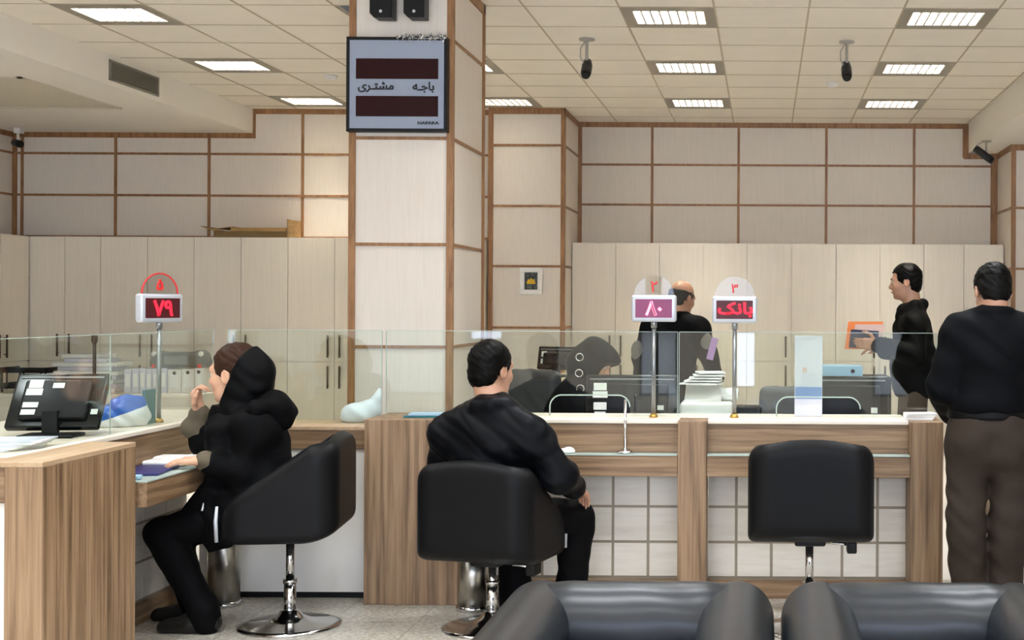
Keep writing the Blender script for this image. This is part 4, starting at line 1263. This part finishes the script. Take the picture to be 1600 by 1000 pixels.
so = make_sofa('slate leather armchair in front, left one of the pair')
sofaY = 3.56
so.location = (XX(1003, sofaY) - .0, sofaY, 0)
so2 = copy_tree(so); so2['label'] = 'slate leather armchair in front, right one cut by the picture edge'
so2.location = (so.location.x + .75, sofaY, 0)
# ================================================================== people
def nrm(v): v = np.array(v, dtype=float); return v / np.linalg.norm(v)
def fr(fwd, up=(0, 0, 1)):
    """columns: right, forward, up"""
    f = nrm(fwd); u = np.array(up, dtype=float); u = nrm(u - f * (f @ u)); return np.stack([np.cross(f, u), f, u], 1)
def A(px, py, Y): return np.array(P(px, py, Y))
def mix(a, b, t): return a + (b - a) * t

M['skin'] = plain('skin', (206, 160, 130), .5, vary=.05, scale=18); M['skin'].node_tree.nodes['Principled BSDF'].inputs['Subsurface Weight'].default_value = .08
M['skin2'] = plain('tanned skin', (182, 138, 112), .5, vary=.05, scale=18); M['skin2'].node_tree.nodes['Principled BSDF'].inputs['Subsurface Weight'].default_value = .08
M['hair'] = plain('black hair', (8, 7, 6), .45, vary=.3, scale=120, bump=.3, spec=.09)
M['hair_brown'] = plain('dark brown hair', (52, 34, 24), .45, vary=.3, scale=120, bump=.3, spec=.09)
M['hair_grey'] = plain('greying hair', (70, 66, 62), .55, vary=.35, scale=140, bump=.3, spec=.09)
M['coat_black'] = plain('black wool coat', (5, 5, 6), .75, vary=.2, scale=160, bump=.1, spec=.09)
M['scarf_black'] = plain('black scarf cloth', (6, 6, 7), .6, vary=.15, scale=60, spec=.09)
M['leather_navy'] = plain('dark jacket shell', (10, 11, 14), .45, vary=.15, scale=40, bump=.06, spec=.08)
M['shirt_black'] = plain('black shirt cotton', (5, 6, 9), .7, vary=.15, scale=40, spec=.09)
M['trouser_black'] = plain('black trousers', (6, 6, 7), .75, vary=.15, scale=50, spec=.09)
M['trouser_brown'] = plain('dark brown trousers', (52, 44, 38), .75, vary=.12, scale=50, spec=.09)
M['trouser_taupe'] = plain('taupe trousers', (84, 72, 64), .75, vary=.12, scale=50, spec=.09)
M['suit'] = plain('black suit cloth', (8, 8, 9), .75, vary=.15, scale=60, spec=.09)
M['jacket_dark'] = plain('very dark brown jacket', (8, 8, 7), .65, vary=.15, scale=60, spec=.09)
M['patch'] = plain('grey elbow patch', (112, 108, 102), .8, vary=.1, scale=90)
M['olive'] = plain('olive brown cuff', (88, 78, 60), .8, vary=.12, scale=80)
M['shoe'] = plain('black shoe leather', (7, 7, 7), .4)
M['belt'] = plain('black belt', (8, 8, 8), .45, spec=.12)
M['chador'] = plain('black veil cloth', (6, 7, 10), .6, vary=.15, scale=40, spec=.09)
M['eye_white'] = plain('eye white', (224, 218, 210), .3); M['eye_dark'] = plain('dark iris', (28, 20, 16), .2)
M['lip'] = plain('lip', (160, 92, 84), .45)

def head(S, c, R, s, neck, nr=.056):
    L = lambda x, y, z: c + R @ (s * np.array([x, y, z]))
    E = lambda p, r, k=.02, op='u': S.ell(L(*p), np.array(r) * s, R, k * s, op)
    Cp = lambda a, b, ra, rb=None, k=.012: S.cap(L(*a), L(*b), ra * s, (ra if rb is None else rb) * s, k * s)
    S.cap(L(0, -.03, -.06), neck, nr * s, nr * 1.12 * s, .03)
    E((0, -.012, .035), (.074, .094, .082)); E((0, .028, -.03), (.06, .062, .083), .03)
    Cp((-.026, .035, -.086), (.026, .035, -.086), .03, k=.03); E((0, .07, -.097), (.022, .02, .018), .02)
    E((-.038, .055, -.03), (.024, .03, .026), .02); E((.038, .055, -.03), (.024, .03, .026), .02)
    Cp((-.036, .078, .02), (.036, .078, .02), .013, k=.02)
    for q in (-1, 1): E((q * .031, .1, .0), (.017, .014, .011), .012, 's')
    Cp((0, .084, .006), (0, .106, -.032), .009, .0125); Cp((-.011, .094, -.038), (.011, .094, -.038), .009)
    Cp((-.016, .088, -.061), (.016, .088, -.061), .0075, k=.008); Cp((-.014, .085, -.073), (.014, .085, -.073), .0085, k=.008)
    for q in (-1, 1):
        E((q * .076, -.008, -.008), (.011, .021, .033), .008); E((q * .084, -.004, -.006), (.006, .011, .02), .006, 's')

def hand(S, w, d, n, t, s=1.0, curl=(.35, .45, .3), thumb=.6):
    """wrist, finger direction, palm normal, thumb side"""
    d = nrm(d); n = nrm(np.array(n) - d * (np.array(n) @ d)); t0 = np.cross(d, n); t = t0 * (1 if t0 @ np.array(t) >= 0 else -1)
    R = np.stack([t, d, n], 1)
    S.rbox(w + d * .05 * s, np.array([.039, .048, .0145]) * s, .013 * s, R, .012)
    S.cap(w - d * .008, w + d * .02 * s, .026 * s, .026 * s, .02)
    for off, ln, q in ((.028, .072, 0), (.0095, .08, .04), (-.0095, .075, .08), (-.028, .058, .14)):
        p = w + d * .092 * s + t * off * s; a = q; r = .0088 * s
        p0 = p - d * .03 * s
        S.cap(p0, p, r * 1.1, r * 1.05, .006)
        for i, fl in enumerate((.45, .31, .24)):
            a += curl[i]; v = d * math.cos(a) + n * math.sin(a); p2 = p + v * ln * fl * s
            S.cap(p, p2, r * (1 - .1 * i), r * (.92 - .1 * i), .004); p = p2
    p = w + d * .022 * s + t * .03 * s
    for v, ln, r in ((d * .62 + t * .75 + n * .25 * thumb, .045, .0125), (d * .85 + t * .35 + n * .5 * thumb, .034, .0105), (d * .9 + t * .1 + n * .6 * thumb, .026, .009)):
        p2 = p + nrm(v) * ln * s; S.cap(p, p2, r * s, r * .92 * s, .01); p = p2

def torso(S, J, o, k=.05, b=1.0, low=True):
    up = nrm(J['neck'] - J['pel']); rt = nrm(J['shR'] - J['shL'])
    f = np.cross(up, rt); RT = fr(f, up); ch = mix(J['pel'], J['neck'], .62); wa = mix(J['pel'], J['neck'], .3)
    S.ell(ch, np.array([.165, .115, .2]) * b + o, RT, k); S.ell(wa, np.array([.148, .112, .17]) * b + o, RT, k)
    if low: S.ell(J['pel'], np.array([.165, .125, .13]) * b + o, RT, k)
    for q in 'LR':
        sh = J['sh' + q]; S.cap(J['neck'] - up * .045, sh, .058 + o, .06 + o, k); S.cap(ch, mix(ch, sh, .8), .09 + o, .07 + o, k)
    return RT
def arms(S, J, o, r=(.05, .043, .03), k=.03, sides='LR', end=1.0):
    for q in sides:
        S.cap(J['sh' + q], J['el' + q], r[0] + o, r[1] + o, k); S.cap(J['el' + q], mix(J['el' + q], J['wr' + q], end), r[1] + o, r[2] + (r[1] - r[2]) * (1 - end) + o, k)
def legs(S, J, o, r=(.085, .06, .042), k=.03):
    for q in 'LR':
        kn, an = J['kn' + q], J['an' + q]
        S.cap(J['hip' + q], kn, r[0] + o, r[1] + o, k); S.cap(kn, an, r[1] - .003 + o, r[2] + o, k)
        S.cap(an, an + nrm(an - kn) * .035 + [0, 0, -.025], r[2] + o, r[2] + o, k)
        S.cap(mix(kn, an, .2), mix(kn, an, .45), r[1] * .95 + o, r[1] * .85 + o, .03)
def bounds(J, m=.2):
    a = np.array([v for k, v in J.items() if isinstance(v, np.ndarray) and v.shape == (3,)]); lo, hi = a.min(0) - m, a.max(0) + m
    lo[2] = max(lo[2], -.01); return lo, hi
def shoes(J, root, R=None):
    for q in 'LR':
        an, to = J['an' + q], J['toe' + q]
        d = to - an; d[2] = 0; d = nrm(d); g = np.array([an[0], an[1], 0])
        S = Blob(g - .2, g + .33, .006)
        S.cap(g - d * .04 + [0, 0, .045], g + d * .05 + [0, 0, .045], .042, .045, .02); S.cap(g + d * .05 + [0, 0, .035], g + d * .17 + [0, 0, .022], .044, .036, .03)
        S.cap(g - d * .01 + [0, 0, .05], an + [0, 0, .03], .045, .046, .02)
        S.cut(lambda X, Y, Z: .001 - Z + 0 * X + 0 * Y)
        S.mesh('shoe', 'shoe', root)
def person(label, J, h=.006, skin='skin', feet=True):
    root = thing('person', label, 'person', (float(J['pel'][0]), float(J['pel'][1]), 0), world=True)
    lo, hi = bounds(J, .22); S = Blob(lo, hi, h)
    R = J['hR']; head(S, J['head'], R, J['hs'], J['neck'])
    torso(S, J, -.025); arms(S, J, -.006)
    if J.get('legs', True):
        legs(S, J, -.014)
        for q in 'LR': S.cap(J['an' + q], J['an' + q] + (J['toe' + q] - J['an' + q]) * .35 + np.array([0, 0, -.02]), .032, .02, .02)
    for q in 'LR':
        if 'hd' + q in J: hand(S, J['wr' + q], *J['hd' + q])
        else: hand(S, J['wr' + q], J['wr' + q] - J['el' + q], (0, 0, -1) if abs(nrm(J['wr' + q] - J['el' + q])[2]) < .8 else (0, 1, 0), (0, 0, 1) if abs(nrm(J['wr' + q] - J['el' + q])[2]) < .8 else (1, 0, 0))
    S.mesh('body', skin, root)
    if feet: shoes(J, root)
    return root
def hair(J, root, mat, kind='short', h=.005):
    c, R, s = J['head'], J['hR'], J['hs']
    L = lambda x, y, z: c + R @ (s * np.array([x, y, z])); q = .16 * s
    S = Blob(c - q, c + q, h)
    S.ell(L(0, -.014, .036), np.array([.0835, .103, .0925]) * s, R)
    if kind in ('short', 'bald'): S.ell(L(0, -.055, -.03), np.array([.068, .052, .06]) * s, R, .03)
    S.rbox(L(0, .14, -.06), np.array([.12, .085, .122]) * s, .02, R, .01, 's')        # face
    S.rbox(L(0, .02, -.11), np.array([.12, .052, .085]) * s, .015, R, .01, 's')       # round the ears
    if kind == 'bald': S.rbox(L(0, .03, .115), np.array([.14, .16, .08]) * s, .03, R, .01, 's')
    S.noise(.0022, 4.5, 1.3)
    return S.mesh('hair', mat, root)
def face_bits(J, root, brow='hair'):
    c, R, s = J['head'], J['hR'], J['hs']
    L = lambda x, y, z: Vector(c + R @ (s * np.array([x, y, z])))
    for q in (-1, 1):
        e = MB(); e.lathe([(0, .0125), (.007, .0105), (.0115, .005), (.0125, 0), (.0115, -.005), (0, -.0125)], L(q * .031, .0775, .0), 16, R @ np.array([0, 1, 0]))
        eo = e.build('eye', 'eye_white', root)
        MB().lathe([(0, .0132), (.0045, .0126), (.006, .0112)], L(q * .031, .0778, .0), 14, R @ np.array([0, 1, 0])).build('iris', 'eye_dark', eo)
        MB().tube([L(q * .014, .095, .019), L(q * .03, .094, .0245), L(q * .047, .08, .02)], [.0035, .004, .002], 8).build('eyebrow', brow, root)
    MB().tube([L(-.02, .0885, -.066), L(-.008, .0965, -.0645), L(.008, .0965, -.0645), L(.02, .0885, -.066)], [.003, .0058, .0058, .003], 10).build('lips', 'lip', root)

# ---------------------------------------------------------------- seated woman
J = {}
J['pel'] = A(418, 770, 5.92); J['neck'] = A(392, 648, 5.93); J['shL'] = A(400, 668, 5.80); J['shR'] = A(390, 666, 6.1)
J['head'] = A(367, 584, 5.93); J['hR'] = fr((-.96, .2, -.02), (-.04, 0, 1)); J['hs'] = 1.12
J['elL'] = A(382, 742, 5.78); J['wrL'] = A(318, 719, 5.71); J['elR'] = A(322, 693, 6.03); J['wrR'] = A(311, 642, 5.99)
J['hipL'] = A(418, 784, 5.83); J['hipR'] = A(418, 784, 6.02); J['knL'] = A(254, 834, 5.80); J['knR'] = A(268, 838, 6.03)
J['anL'] = A(318, 952, 5.80); J['anR'] = A(306, 946, 6.02); J['toeL'] = A(262, 974, 5.80); J['toeR'] = A(246, 964, 6.02)
J['hdL'] = ((-1, -.12, -.04), (-.05, .1, -1), (0, 1, 0), 1.0, (.1, .22, .25), .5)
J['hdR'] = ((-.12, -.1, 1), (1, .0, .2), (.3, -1, 0), 1.0, (.9, 1.0, .6), 1.0)
wm = person('seated woman in black coat and headscarf resting her chin on her hand', J, .0055)
face_bits(J, wm, 'hair_brown'); hair(J, wm, 'hair_brown', 'long')
c, R, s = J['head'], J['hR'], J['hs']
L = lambda x, y, z: c + R @ (s * np.array([x, y, z]))
S = Blob(c - [.24, .24, .36], c + [.24, .24, .2], .006)
S.ell(L(0, -.03, .03), np.array([.094, .112, .1]) * s, R).ell(L(0, -.07, -.04), np.array([.086, .092, .095]) * s, R, .04)
S.cap(L(0, -.01, -.1), J['neck'] + [-.015, 0, -.02], .1, .125, .05).cap(L(0, .045, -.13), L(0, .05, -.2), .06, .075, .04)
S.ell(L(0, -.115, .01), np.array([.06, .045, .07]) * s, R, .04)
n_ = R @ np.array([0, 1, .5]); n_ = n_ / np.linalg.norm(n_); p_ = L(0, -.036, 0)
S.noise(.004, 1.3, .4)
keep = lambda X, Y, Z: np.maximum((X - p_[0]) * n_[0] + (Y - p_[1]) * n_[1] + (Z - p_[2]) * n_[2], -((Z - (c[2] - .135 * s)) * 1.0) - 10)
S.cut(lambda X, Y, Z: np.minimum(keep(X, Y, Z), (Z - (c[2] - .125 * s))), .01)
ok = R @ np.array([0, 1, 0])
S.ell(L(0, .075, -.03), np.array([.058, .075, .095]) * s, R, .01, 's')
S.mesh('headscarf', 'scarf_black', wm, smooth=2)
S = Blob(*bounds({k: J[k] for k in ('pel', 'neck', 'shL', 'shR', 'elL', 'elR', 'knL')}, .24), .0065)
torso(S, J, .022, .05, .97); arms(S, J, .012, (.058, .05, .044), .03, 'L', .72); arms(S, J, .014, (.056, .05, .042), .03, 'R', .35)
for q in 'LR': S.cap(J['hip' + q], mix(J['hip' + q], J['kn' + q], .45), .115, .1, .05)
S.rbox(A(368, 800, 5.80), (.12, .03, .12), .028, fr((0, 1, 0), (-.25, 0, 1)), .05)
S.rbox(A(335, 835, 5.79), (.06, .022, .08), .02, fr((0, 1, 0), (-.35, 0, 1)), .05)
S.cap(A(325, 770, 5.80), A(275, 822, 5.79), .05, .018, .04)
S.rbox(A(349, 700, 5.86), (.05, .1, .12), .04, None, .05); S.cap(A(352, 668, 5.9), A(354, 745, 5.9), .08, .085, .06)
S.noise(.0055, 1.0, .2)
S.mesh('coat', 'coat_black', wm, smooth=2)
S = Blob(A(420, 630, 5.93) - .27, A(420, 630, 5.93) + .27, .007)
S.chain([A(372, 668, 5.80), A(402, 640, 5.78), A(428, 634, 5.85), A(432, 636, 5.95), A(425, 632, 6.06), A(395, 640, 6.1)], [.025, .036, .046, .05, .042, .03], .04)
S.chain([A(425, 632, 5.9), A(438, 646, 5.88), A(444, 664, 5.88)], [.06, .05, .022], .05).ell(A(424, 628, 5.93), (.07, .135, .045), fr((-.9, 0, .4), (.4, 0, .9)), .04).noise(.006, 1.2)
S.mesh('hood', 'coat_black', wm, smooth=2)
for q, e0, e1 in (('L', .66, .95), ('R', .3, .92)):
    S = Blob(J['el' + q] - .25, J['el' + q] + .25, .005)
    S.cap(mix(J['el' + q], J['wr' + q], e0), mix(J['el' + q], J['wr' + q], e1), .052, .045, .01).noise(.002, 2)
    if q == 'R': S.cap(mix(J['elR'], J['wrR'], .3), A(300, 668, 6.0), .045, .05, .03)
    S.mesh('cuff', 'olive', wm, smooth=1, label='olive brown turned cuff')
S = Blob(*bounds({k: J[k] for k in ('pel', 'hipL', 'hipR', 'knL', 'knR', 'anL', 'anR')}, .14), .006)
legs(S, J, .012, (.085, .062, .05)); S.ell(J['pel'], (.16, .17, .12), None, .04).noise(.003, 1.3)
S.mesh('trousers', 'trouser_black', wm, smooth=2)
tz = MB().tube([A(318, 786, 5.745), A(317, 792, 5.74), A(316, 798, 5.74)], [.002, .003, .006], 8).build('tassel', 'paper', wm)

# ---------------------------------------------------------------- seated man, from behind
J = {}
J['pel'] = A(772, 798, 5.92); J['neck'] = A(768, 632, 5.90); J['shL'] = A(701, 678, 5.96); J['shR'] = A(830, 681, 5.84)
J['head'] = A(768, 577, 5.95); J['hR'] = fr((.5, .86, -.06), (.03, .03, 1)); J['hs'] = 1.07
J['elR'] = A(872, 742, 5.84); J['wrR'] = A(898, 760, 6.04); J['elL'] = A(690, 755, 6.08); J['wrL'] = A(770, 765, 6.22)
J['hipR'] = A(812, 806, 5.95); J['hipL'] = A(740, 806, 5.97); J['knR'] = A(902, 808, 6.2); J['knL'] = A(800, 808, 6.24)
J['anR'] = A(892, 923, 6.20); J['anL'] = A(806, 923, 6.19); J['toeR'] = A(905, 945, 6.40); J['toeL'] = A(812, 945, 6.40)
J['hdR'] = ((.28, .75, -.5), (-.3, -.3, -1), (-1, .3, 0), 1.0, (.25, .4, .3), .6)
mn = person('seated man in dark jacket facing the glass, seen from behind', J, .0055, 'skin2')
hair(J, mn, 'hair', 'short'); face_bits(J, mn)
S = Blob(*bounds({k: J[k] for k in ('pel', 'neck', 'shL', 'shR', 'elL', 'elR', 'wrR', 'wrL')}, .22), .0065)
torso(S, J, .026, .06, 1.02, low=False); arms(S, J, .02, (.06, .054, .04), .05, end=.93)
S.ell(mix(J['pel'], J['neck'], .12), (.185, .15, .1), fr((.3, .95, 0)), .05)
S.noise(.0065, .8, 1.1).noise(.0022, 2.3, .6)
S.chain([J['neck'] + [-.085, -.02, -.02], J['neck'] + [-.05, -.075, 0], J['neck'] + [.02, -.095, .004], J['neck'] + [.08, -.05, -.005], J['neck'] + [.09, .02, -.03]], [.022, .026, .028, .026, .022], .03)
S.mesh('jacket', 'leather_navy', mn, smooth=2)
S = Blob(*bounds({k: J[k] for k in ('pel', 'hipL', 'hipR', 'knL', 'knR', 'anL', 'anR')}, .14), .006)
legs(S, J, .014, (.085, .066, .06)); S.ell(J['pel'], (.17, .13, .12), None, .04).noise(.004, 1.1)
S.mesh('trousers', 'trouser_black', mn, smooth=2)

# ---------------------------------------------------------------- standing man at the right end
J = {}
Y = 5.86
J['pel'] = A(1545, 668, Y); J['neck'] = A(1553, 493, Y); J['shL'] = A(1497, 520, Y); J['shR'] = A(1610, 520, Y)
J['head'] = A(1551, 455, Y + .04); J['hR'] = fr((-.08, .9, -.42), (0, .42, .9)); J['hs'] = 1.02
J['elL'] = A(1472, 606, Y); J['wrL'] = A(1487, 647, Y + .36); J['elR'] = A(1634, 606, Y); J['wrR'] = A(1590, 640, Y + .38)
J['hipL'] = A(1511, 690, Y); J['hipR'] = A(1580, 690, Y); J['knL'] = A(1509, 806, Y - .03); J['knR'] = A(1576, 806, Y - .03)
J['anL'] = A(1514, 942, Y + .02); J['anR'] = A(1569, 942, Y + .02); J['toeL'] = A(1508, 950, Y + .2); J['toeR'] = A(1576, 950, Y + .2)
J['hdL'] = ((.5, .8, -.1), (0, 0, -1), (1, -.3, 0), 1.0, (.2, .3, .2), .5)
J['hdR'] = ((-.4, .85, -.1), (0, 0, -1), (-1, -.3, 0), 1.0, (.2, .3, .2), .5)
sm_ = person('man in black shirt and brown trousers standing at the right counter end', J, .0055, 'skin2')
hair(J, sm_, 'hair', 'short'); face_bits(J, sm_)
S = Blob(*bounds({k: J[k] for k in ('pel', 'neck', 'shL', 'shR', 'elL', 'elR', 'wrR', 'wrL')}, .22), .006)
torso(S, J, .018, .06, 1.04, low=False); arms(S, J, .014, (.056, .05, .04), .04, end=.96)
S.ell(mix(J['pel'], J['neck'], .2), (.182, .135, .1), None, .05)
S.cut(lambda X, Y_, Z: 0.99 - Z + .006 * np.sin(14 * X) + 0 * Y_, .02)
arms(S, J, .014, (.056, .05, .04), .03, end=.96)
S.noise(.006, 1.0, 2.2)
S.chain([J['neck'] + [math.sin(a) * .068, -math.cos(a) * .07, .01 - .012 * math.cos(a) * -1] for a in [math.radians(x) for x in range(-110, 111, 20)]], [.016] * 12, .02)
S.mesh('shirt', 'shirt_black', sm_, smooth=2)
S = Blob(*bounds({k: J[k] for k in ('pel', 'hipL', 'hipR', 'knL', 'knR', 'anL', 'anR')}, .16), .006)
legs(S, J, .018, (.083, .068, .062), .025)
for q in (-1, 1): S.ell(J['pel'] + [q * .07, -.04, -.06], (.105, .115, .15), None, .05)
S.ell(J['pel'] + [0, 0, .03], (.178, .125, .12), None, .05)
S.cut(lambda X, Y_, Z: Z - 1.0 + 0 * X + 0 * Y_, .005)
S.noise(.0045, 1.1, .7).mesh('trousers', 'trouser_brown', sm_, smooth=2)
S = Blob(J['pel'] + [-.26, -.26, .02], J['pel'] + [.26, .26, .16], .006)
S.ell(J['pel'] + [0, 0, .03], (.19, .139, .2), None, .05)
S.cut(lambda X, Y_, Z: np.abs(Z - .99) - .02 + 0 * X + 0 * Y_, .004); S.mesh('belt', 'belt', sm_)

# ---------------------------------------------------------------- balding man behind the counter
J = {}
Y = 10.0
J['pel'] = A(1050, 604, Y); J['neck'] = A(1062, 494, Y); J['shL'] = A(1018, 512, Y + .08); J['shR'] = A(1092, 512, Y - .08)
J['head'] = A(1066, 465, Y + .04); J['hR'] = fr((.62, .75, -.28), (.1, .1, 1)); J['hs'] = 1.1
J['elR'] = A(1104, 546, Y - .1); J['wrR'] = A(1119, 592, Y - .05); J['elL'] = A(1003, 558, Y + .06); J['wrL'] = A(1003, 606, Y + .1)
J['hipR'] = A(1068, 618, Y); J['hipL'] = A(1034, 618, Y); J['knR'] = A(1070, 690, Y + .08); J['knL'] = A(1036, 690, Y - .02)
J['anR'] = A(1066, 757, Y); J['anL'] = A(1040, 757, Y - .1); J['toeR'] = A(1078, 770, Y + .16); J['toeL'] = A(1050, 770, Y + .06)
J['hdR'] = ((.2, .05, -1), (-1, .2, 0), (0, 1, 0), 1.0, (.3, .4, .3), .5)
bm_ = person('balding man in black jacket with grey elbow patches walking past the cabinets', J, .007, 'skin2')
hair(J, bm_, 'hair_grey', 'bald'); face_bits(J, bm_, 'hair_grey')
S = Blob(*bounds({k: J[k] for k in ('pel', 'neck', 'shL', 'shR', 'elL', 'elR', 'wrR', 'wrL')}, .22), .008)
torso(S, J, .025, .05, 1.0); arms(S, J, .022, (.06, .05, .04), .04, end=.97); S.noise(.004, .8)
S.chain([J['neck'] + [-.06, -.03, 0], J['neck'] + [0, -.075, .01], J['neck'] + [.06, -.03, 0]], [.022] * 3, .02)
S.mesh('jacket', 'suit', bm_, smooth=2)
for q, dx in (('R', .0), ('L', -.0)):
    S = Blob(J['el' + q] - .12, J['el' + q] + .12, .006)
    S.ell(J['el' + q] + [.0 if q == 'R' else -.03, -.05, .05], (.05, .035, .08), None)
    S.mesh('elbow_patch', 'patch', bm_, label='grey elbow patch')
S = Blob(*bounds({k: J[k] for k in ('pel', 'hipL', 'hipR', 'knL', 'knR', 'anL', 'anR')}, .14), .009)
legs(S, J, .016, (.083, .066, .06)); S.mesh('trousers', 'trouser_brown', bm_, smooth=2)
o = MB().obox(A(1113, 545, 9.82), (.25, 0, 1), (0, 1, 0), (1, 0, -.25), .085, .006, .026).build('reflection', 'lilac', None, .003)  # lilac card put in place of a purple reflection at his forearm
tag(o, 'lilac booklet under the arm of the balding man', 'reflection')

# ---------------------------------------------------------------- man carrying folders
J = {}
Y = 9.0
J['pel'] = A(1426, 598, Y); J['neck'] = A(1425, 482, Y); J['shL'] = A(1430, 506, Y - .17); J['shR'] = A(1424, 506, Y + .17)
J['head'] = A(1415, 440, Y); J['hR'] = fr((-.97, .12, -.08), (-.05, 0, 1)); J['hs'] = 1.03
J['elL'] = A(1430, 554, Y - .23); J['wrL'] = A(1371, 538, Y - .19); J['elR'] = A(1426, 554, Y + .2); J['wrR'] = A(1380, 548, Y + .2)
J['hipL'] = A(1427, 612, Y - .09); J['hipR'] = A(1427, 612, Y + .09); J['knL'] = A(1425, 708, Y - .09); J['knR'] = A(1418, 708, Y + .09)
J['anL'] = A(1434, 789, Y - .09); J['anR'] = A(1424, 789, Y + .09); J['toeL'] = A(1395, 806, Y - .1); J['toeR'] = A(1385, 806, Y + .1)
J['hdL'] = ((-1, .05, .05), (0, 1, .1), (0, 0, 1), 1.0, (.15, .25, .2), .5)
fm = person('man in dark jacket carrying an orange folder, in profile before the cabinets', J, .0065, 'skin2')
hair(J, fm, 'hair', 'short'); face_bits(J, fm)
S = Blob(*bounds({k: J[k] for k in ('pel', 'neck', 'shL', 'shR', 'elL', 'elR', 'wrR', 'wrL')}, .24), .008)
torso(S, J, .022, .05, .98, low=False); arms(S, J, .016, (.058, .05, .042), .03, end=.95); S.rbox(J['pel'] + [.01, 0, .08], (.155, .2, .22), .13, None, .06); S.noise(.006, .9, .5); S.cut(lambda X, Y_, Z: .84 - Z + 0 * X + 0 * Y_, .02)
S.chain([J['neck'] + [-.07, -.06, -.01], J['neck'] + [.01, -.09, .02], J['neck'] + [.075, 0, .03], J['neck'] + [.01, .09, .02], J['neck'] + [-.07, .06, -.01]], [.032, .036, .034, .036, .032], .03)
S.cap(J['neck'] + [-.075, -.05, .0], J['neck'] + [-.1, -.05, -.06], .025, .02, .03)
S.mesh('jacket', 'jacket_dark', fm, smooth=2)
S = Blob(*bounds({k: J[k] for k in ('pel', 'hipL', 'hipR', 'knL', 'knR', 'anL', 'anR')}, .14), .009)
legs(S, J, .018, (.085, .068, .064)); S.mesh('trousers', 'trouser_taupe', fm, smooth=2)
ux, uz = (1, 0, -.02), (.12, 0, 1)
Yf = Y - .155
fo = thing('folder', 'orange folder held by the man in profile', 'folder', tuple(P(1350, 545, Yf)), world=True)
MB().obox(P(1350, 524, Yf + .03), (1, 0, 0), (0, 1, 0), uz, .12, .004, .095).build('cover', 'orange', fo, .001)
MB().obox(P(1357, 525, Yf + .024), (1, 0, 0), (0, 1, 0), uz, .1, .002, .08).build('sheets', plain('pink paper', (226, 196, 186), .8), fo)
o = MB().obox(P(1350, 530, Yf + .008), (1, 0, -.06), (0, 1, 0), uz, .095, .008, .062).build('notebook', plain('dark blue cover', (34, 36, 66), .5), None, .002)
tag(o, 'dark blue notebook held against the orange folder', 'notebook')

# ---------------------------------------------------------------- veiled teller
J = {}
Y = 7.95
J['pel'] = A(895, 690, Y); J['neck'] = A(912, 604, Y); J['shL'] = A(905, 632, Y + .12); J['shR'] = A(920, 632, Y - .13)
J['head'] = A(931, 565, Y - .01); J['hR'] = fr((.86, -.22, -.45), (.45, 0, .9)); J['hs'] = 1.0
J['elR'] = A(935, 690, Y - .16); J['wrR'] = A(985, 680, Y - .3); J['elL'] = A(920, 690, Y + .16); J['wrL'] = A(975, 680, Y + .05)
J['hipL'] = A(895, 702, Y + .09); J['hipR'] = A(895, 702, Y - .09); J['knL'] = A(990, 704, Y + .08); J['knR'] = A(990, 704, Y - .1)
J['anL'] = A(985, 825, Y + .08); J['anR'] = A(985, 825, Y - .1); J['toeL'] = A(1020, 840, Y + .08); J['toeR'] = A(1020, 840, Y - .1)
te = person('veiled woman in black sitting behind the glass, looking down', J, .0065)
face_bits(J, te)
c, R, s = J['head'], J['hR'], J['hs']; L = lambda x, y, z: c + R @ (s * np.array([x, y, z]))
S = Blob(A(905, 640, Y) - [.42, .36, .5], A(920, 540, Y) + [.34, .36, .16], .0075)
S.ell(L(0, -.02, .03), (.108, .13, .11), R).ell(L(0, .05, .055), (.085, .085, .06), R, .04).ell(L(0, -.08, -.05), (.1, .09, .11), R, .05)
S.cap(A(917, 585, Y), A(908, 640, Y), .1, .16, .06).cap(A(902, 640, Y), A(893, 700, Y), .19, .24, .06).cap(A(915, 640, Y - .05), A(945, 690, Y - .08), .12, .1, .06)
S.noise(.007, .7, .3)
S.ell(L(0, .105, -.045), (.058, .075, .085), R, .015, 's')
S.mesh('veil', 'chador', te, smooth=2)
vo_ = te.children[-1]
from mathutils.bvhtree import BVHTree
def surface_y(o, px, py):
    me = o.data; bv = BVHTree.FromPolygons([v.co for v in me.vertices], [tuple(p.vertices) for p in me.polygons])
    d = (P(px, py, 10) - Vector((0, 0, EYE))).normalized(); hit = bv.ray_cast(Vector((0, 0, EYE)), d)
    return hit[0]
for (px, py) in ((906, 558), (905, 583), (907, 607)):
    q = surface_y([x for x in te.children if x.name.startswith('veil')][0], px, py)
    if q is None: continue
    q = q + Vector((0, -.006, 0))
    MB().tube([q + Vector((.022 * math.cos(a), 0, .022 * math.sin(a))) for a in [2 * PI * i / 20 for i in range(21)]], .0035, 8).build('metal_ring', 'chrome', te)
# ------------------------------------------------------------------ light and view
wd = bpy.data.worlds.new('world'); SC.world = wd; wd.use_nodes = True
wd.node_tree.nodes['Background'].inputs[0].default_value = lin((200, 200, 200)); wd.node_tree.nodes['Background'].inputs[1].default_value = .05
vs_ = SC.view_settings
SC.display_settings.display_device = 'sRGB'
vs_.view_transform = 'Standard'; vs_.look = 'None'; vs_.gamma = 1.0; vs_.use_curve_mapping = False
vs_.exposure = 1.87
SC.cycles.use_denoising = True
SC.cycles.max_bounces = 8; SC.cycles.diffuse_bounces = 5; SC.cycles.transparent_max_bounces = 16
SC.cycles.sample_clamp_indirect = 6.0
bpy.context.view_layer.update()
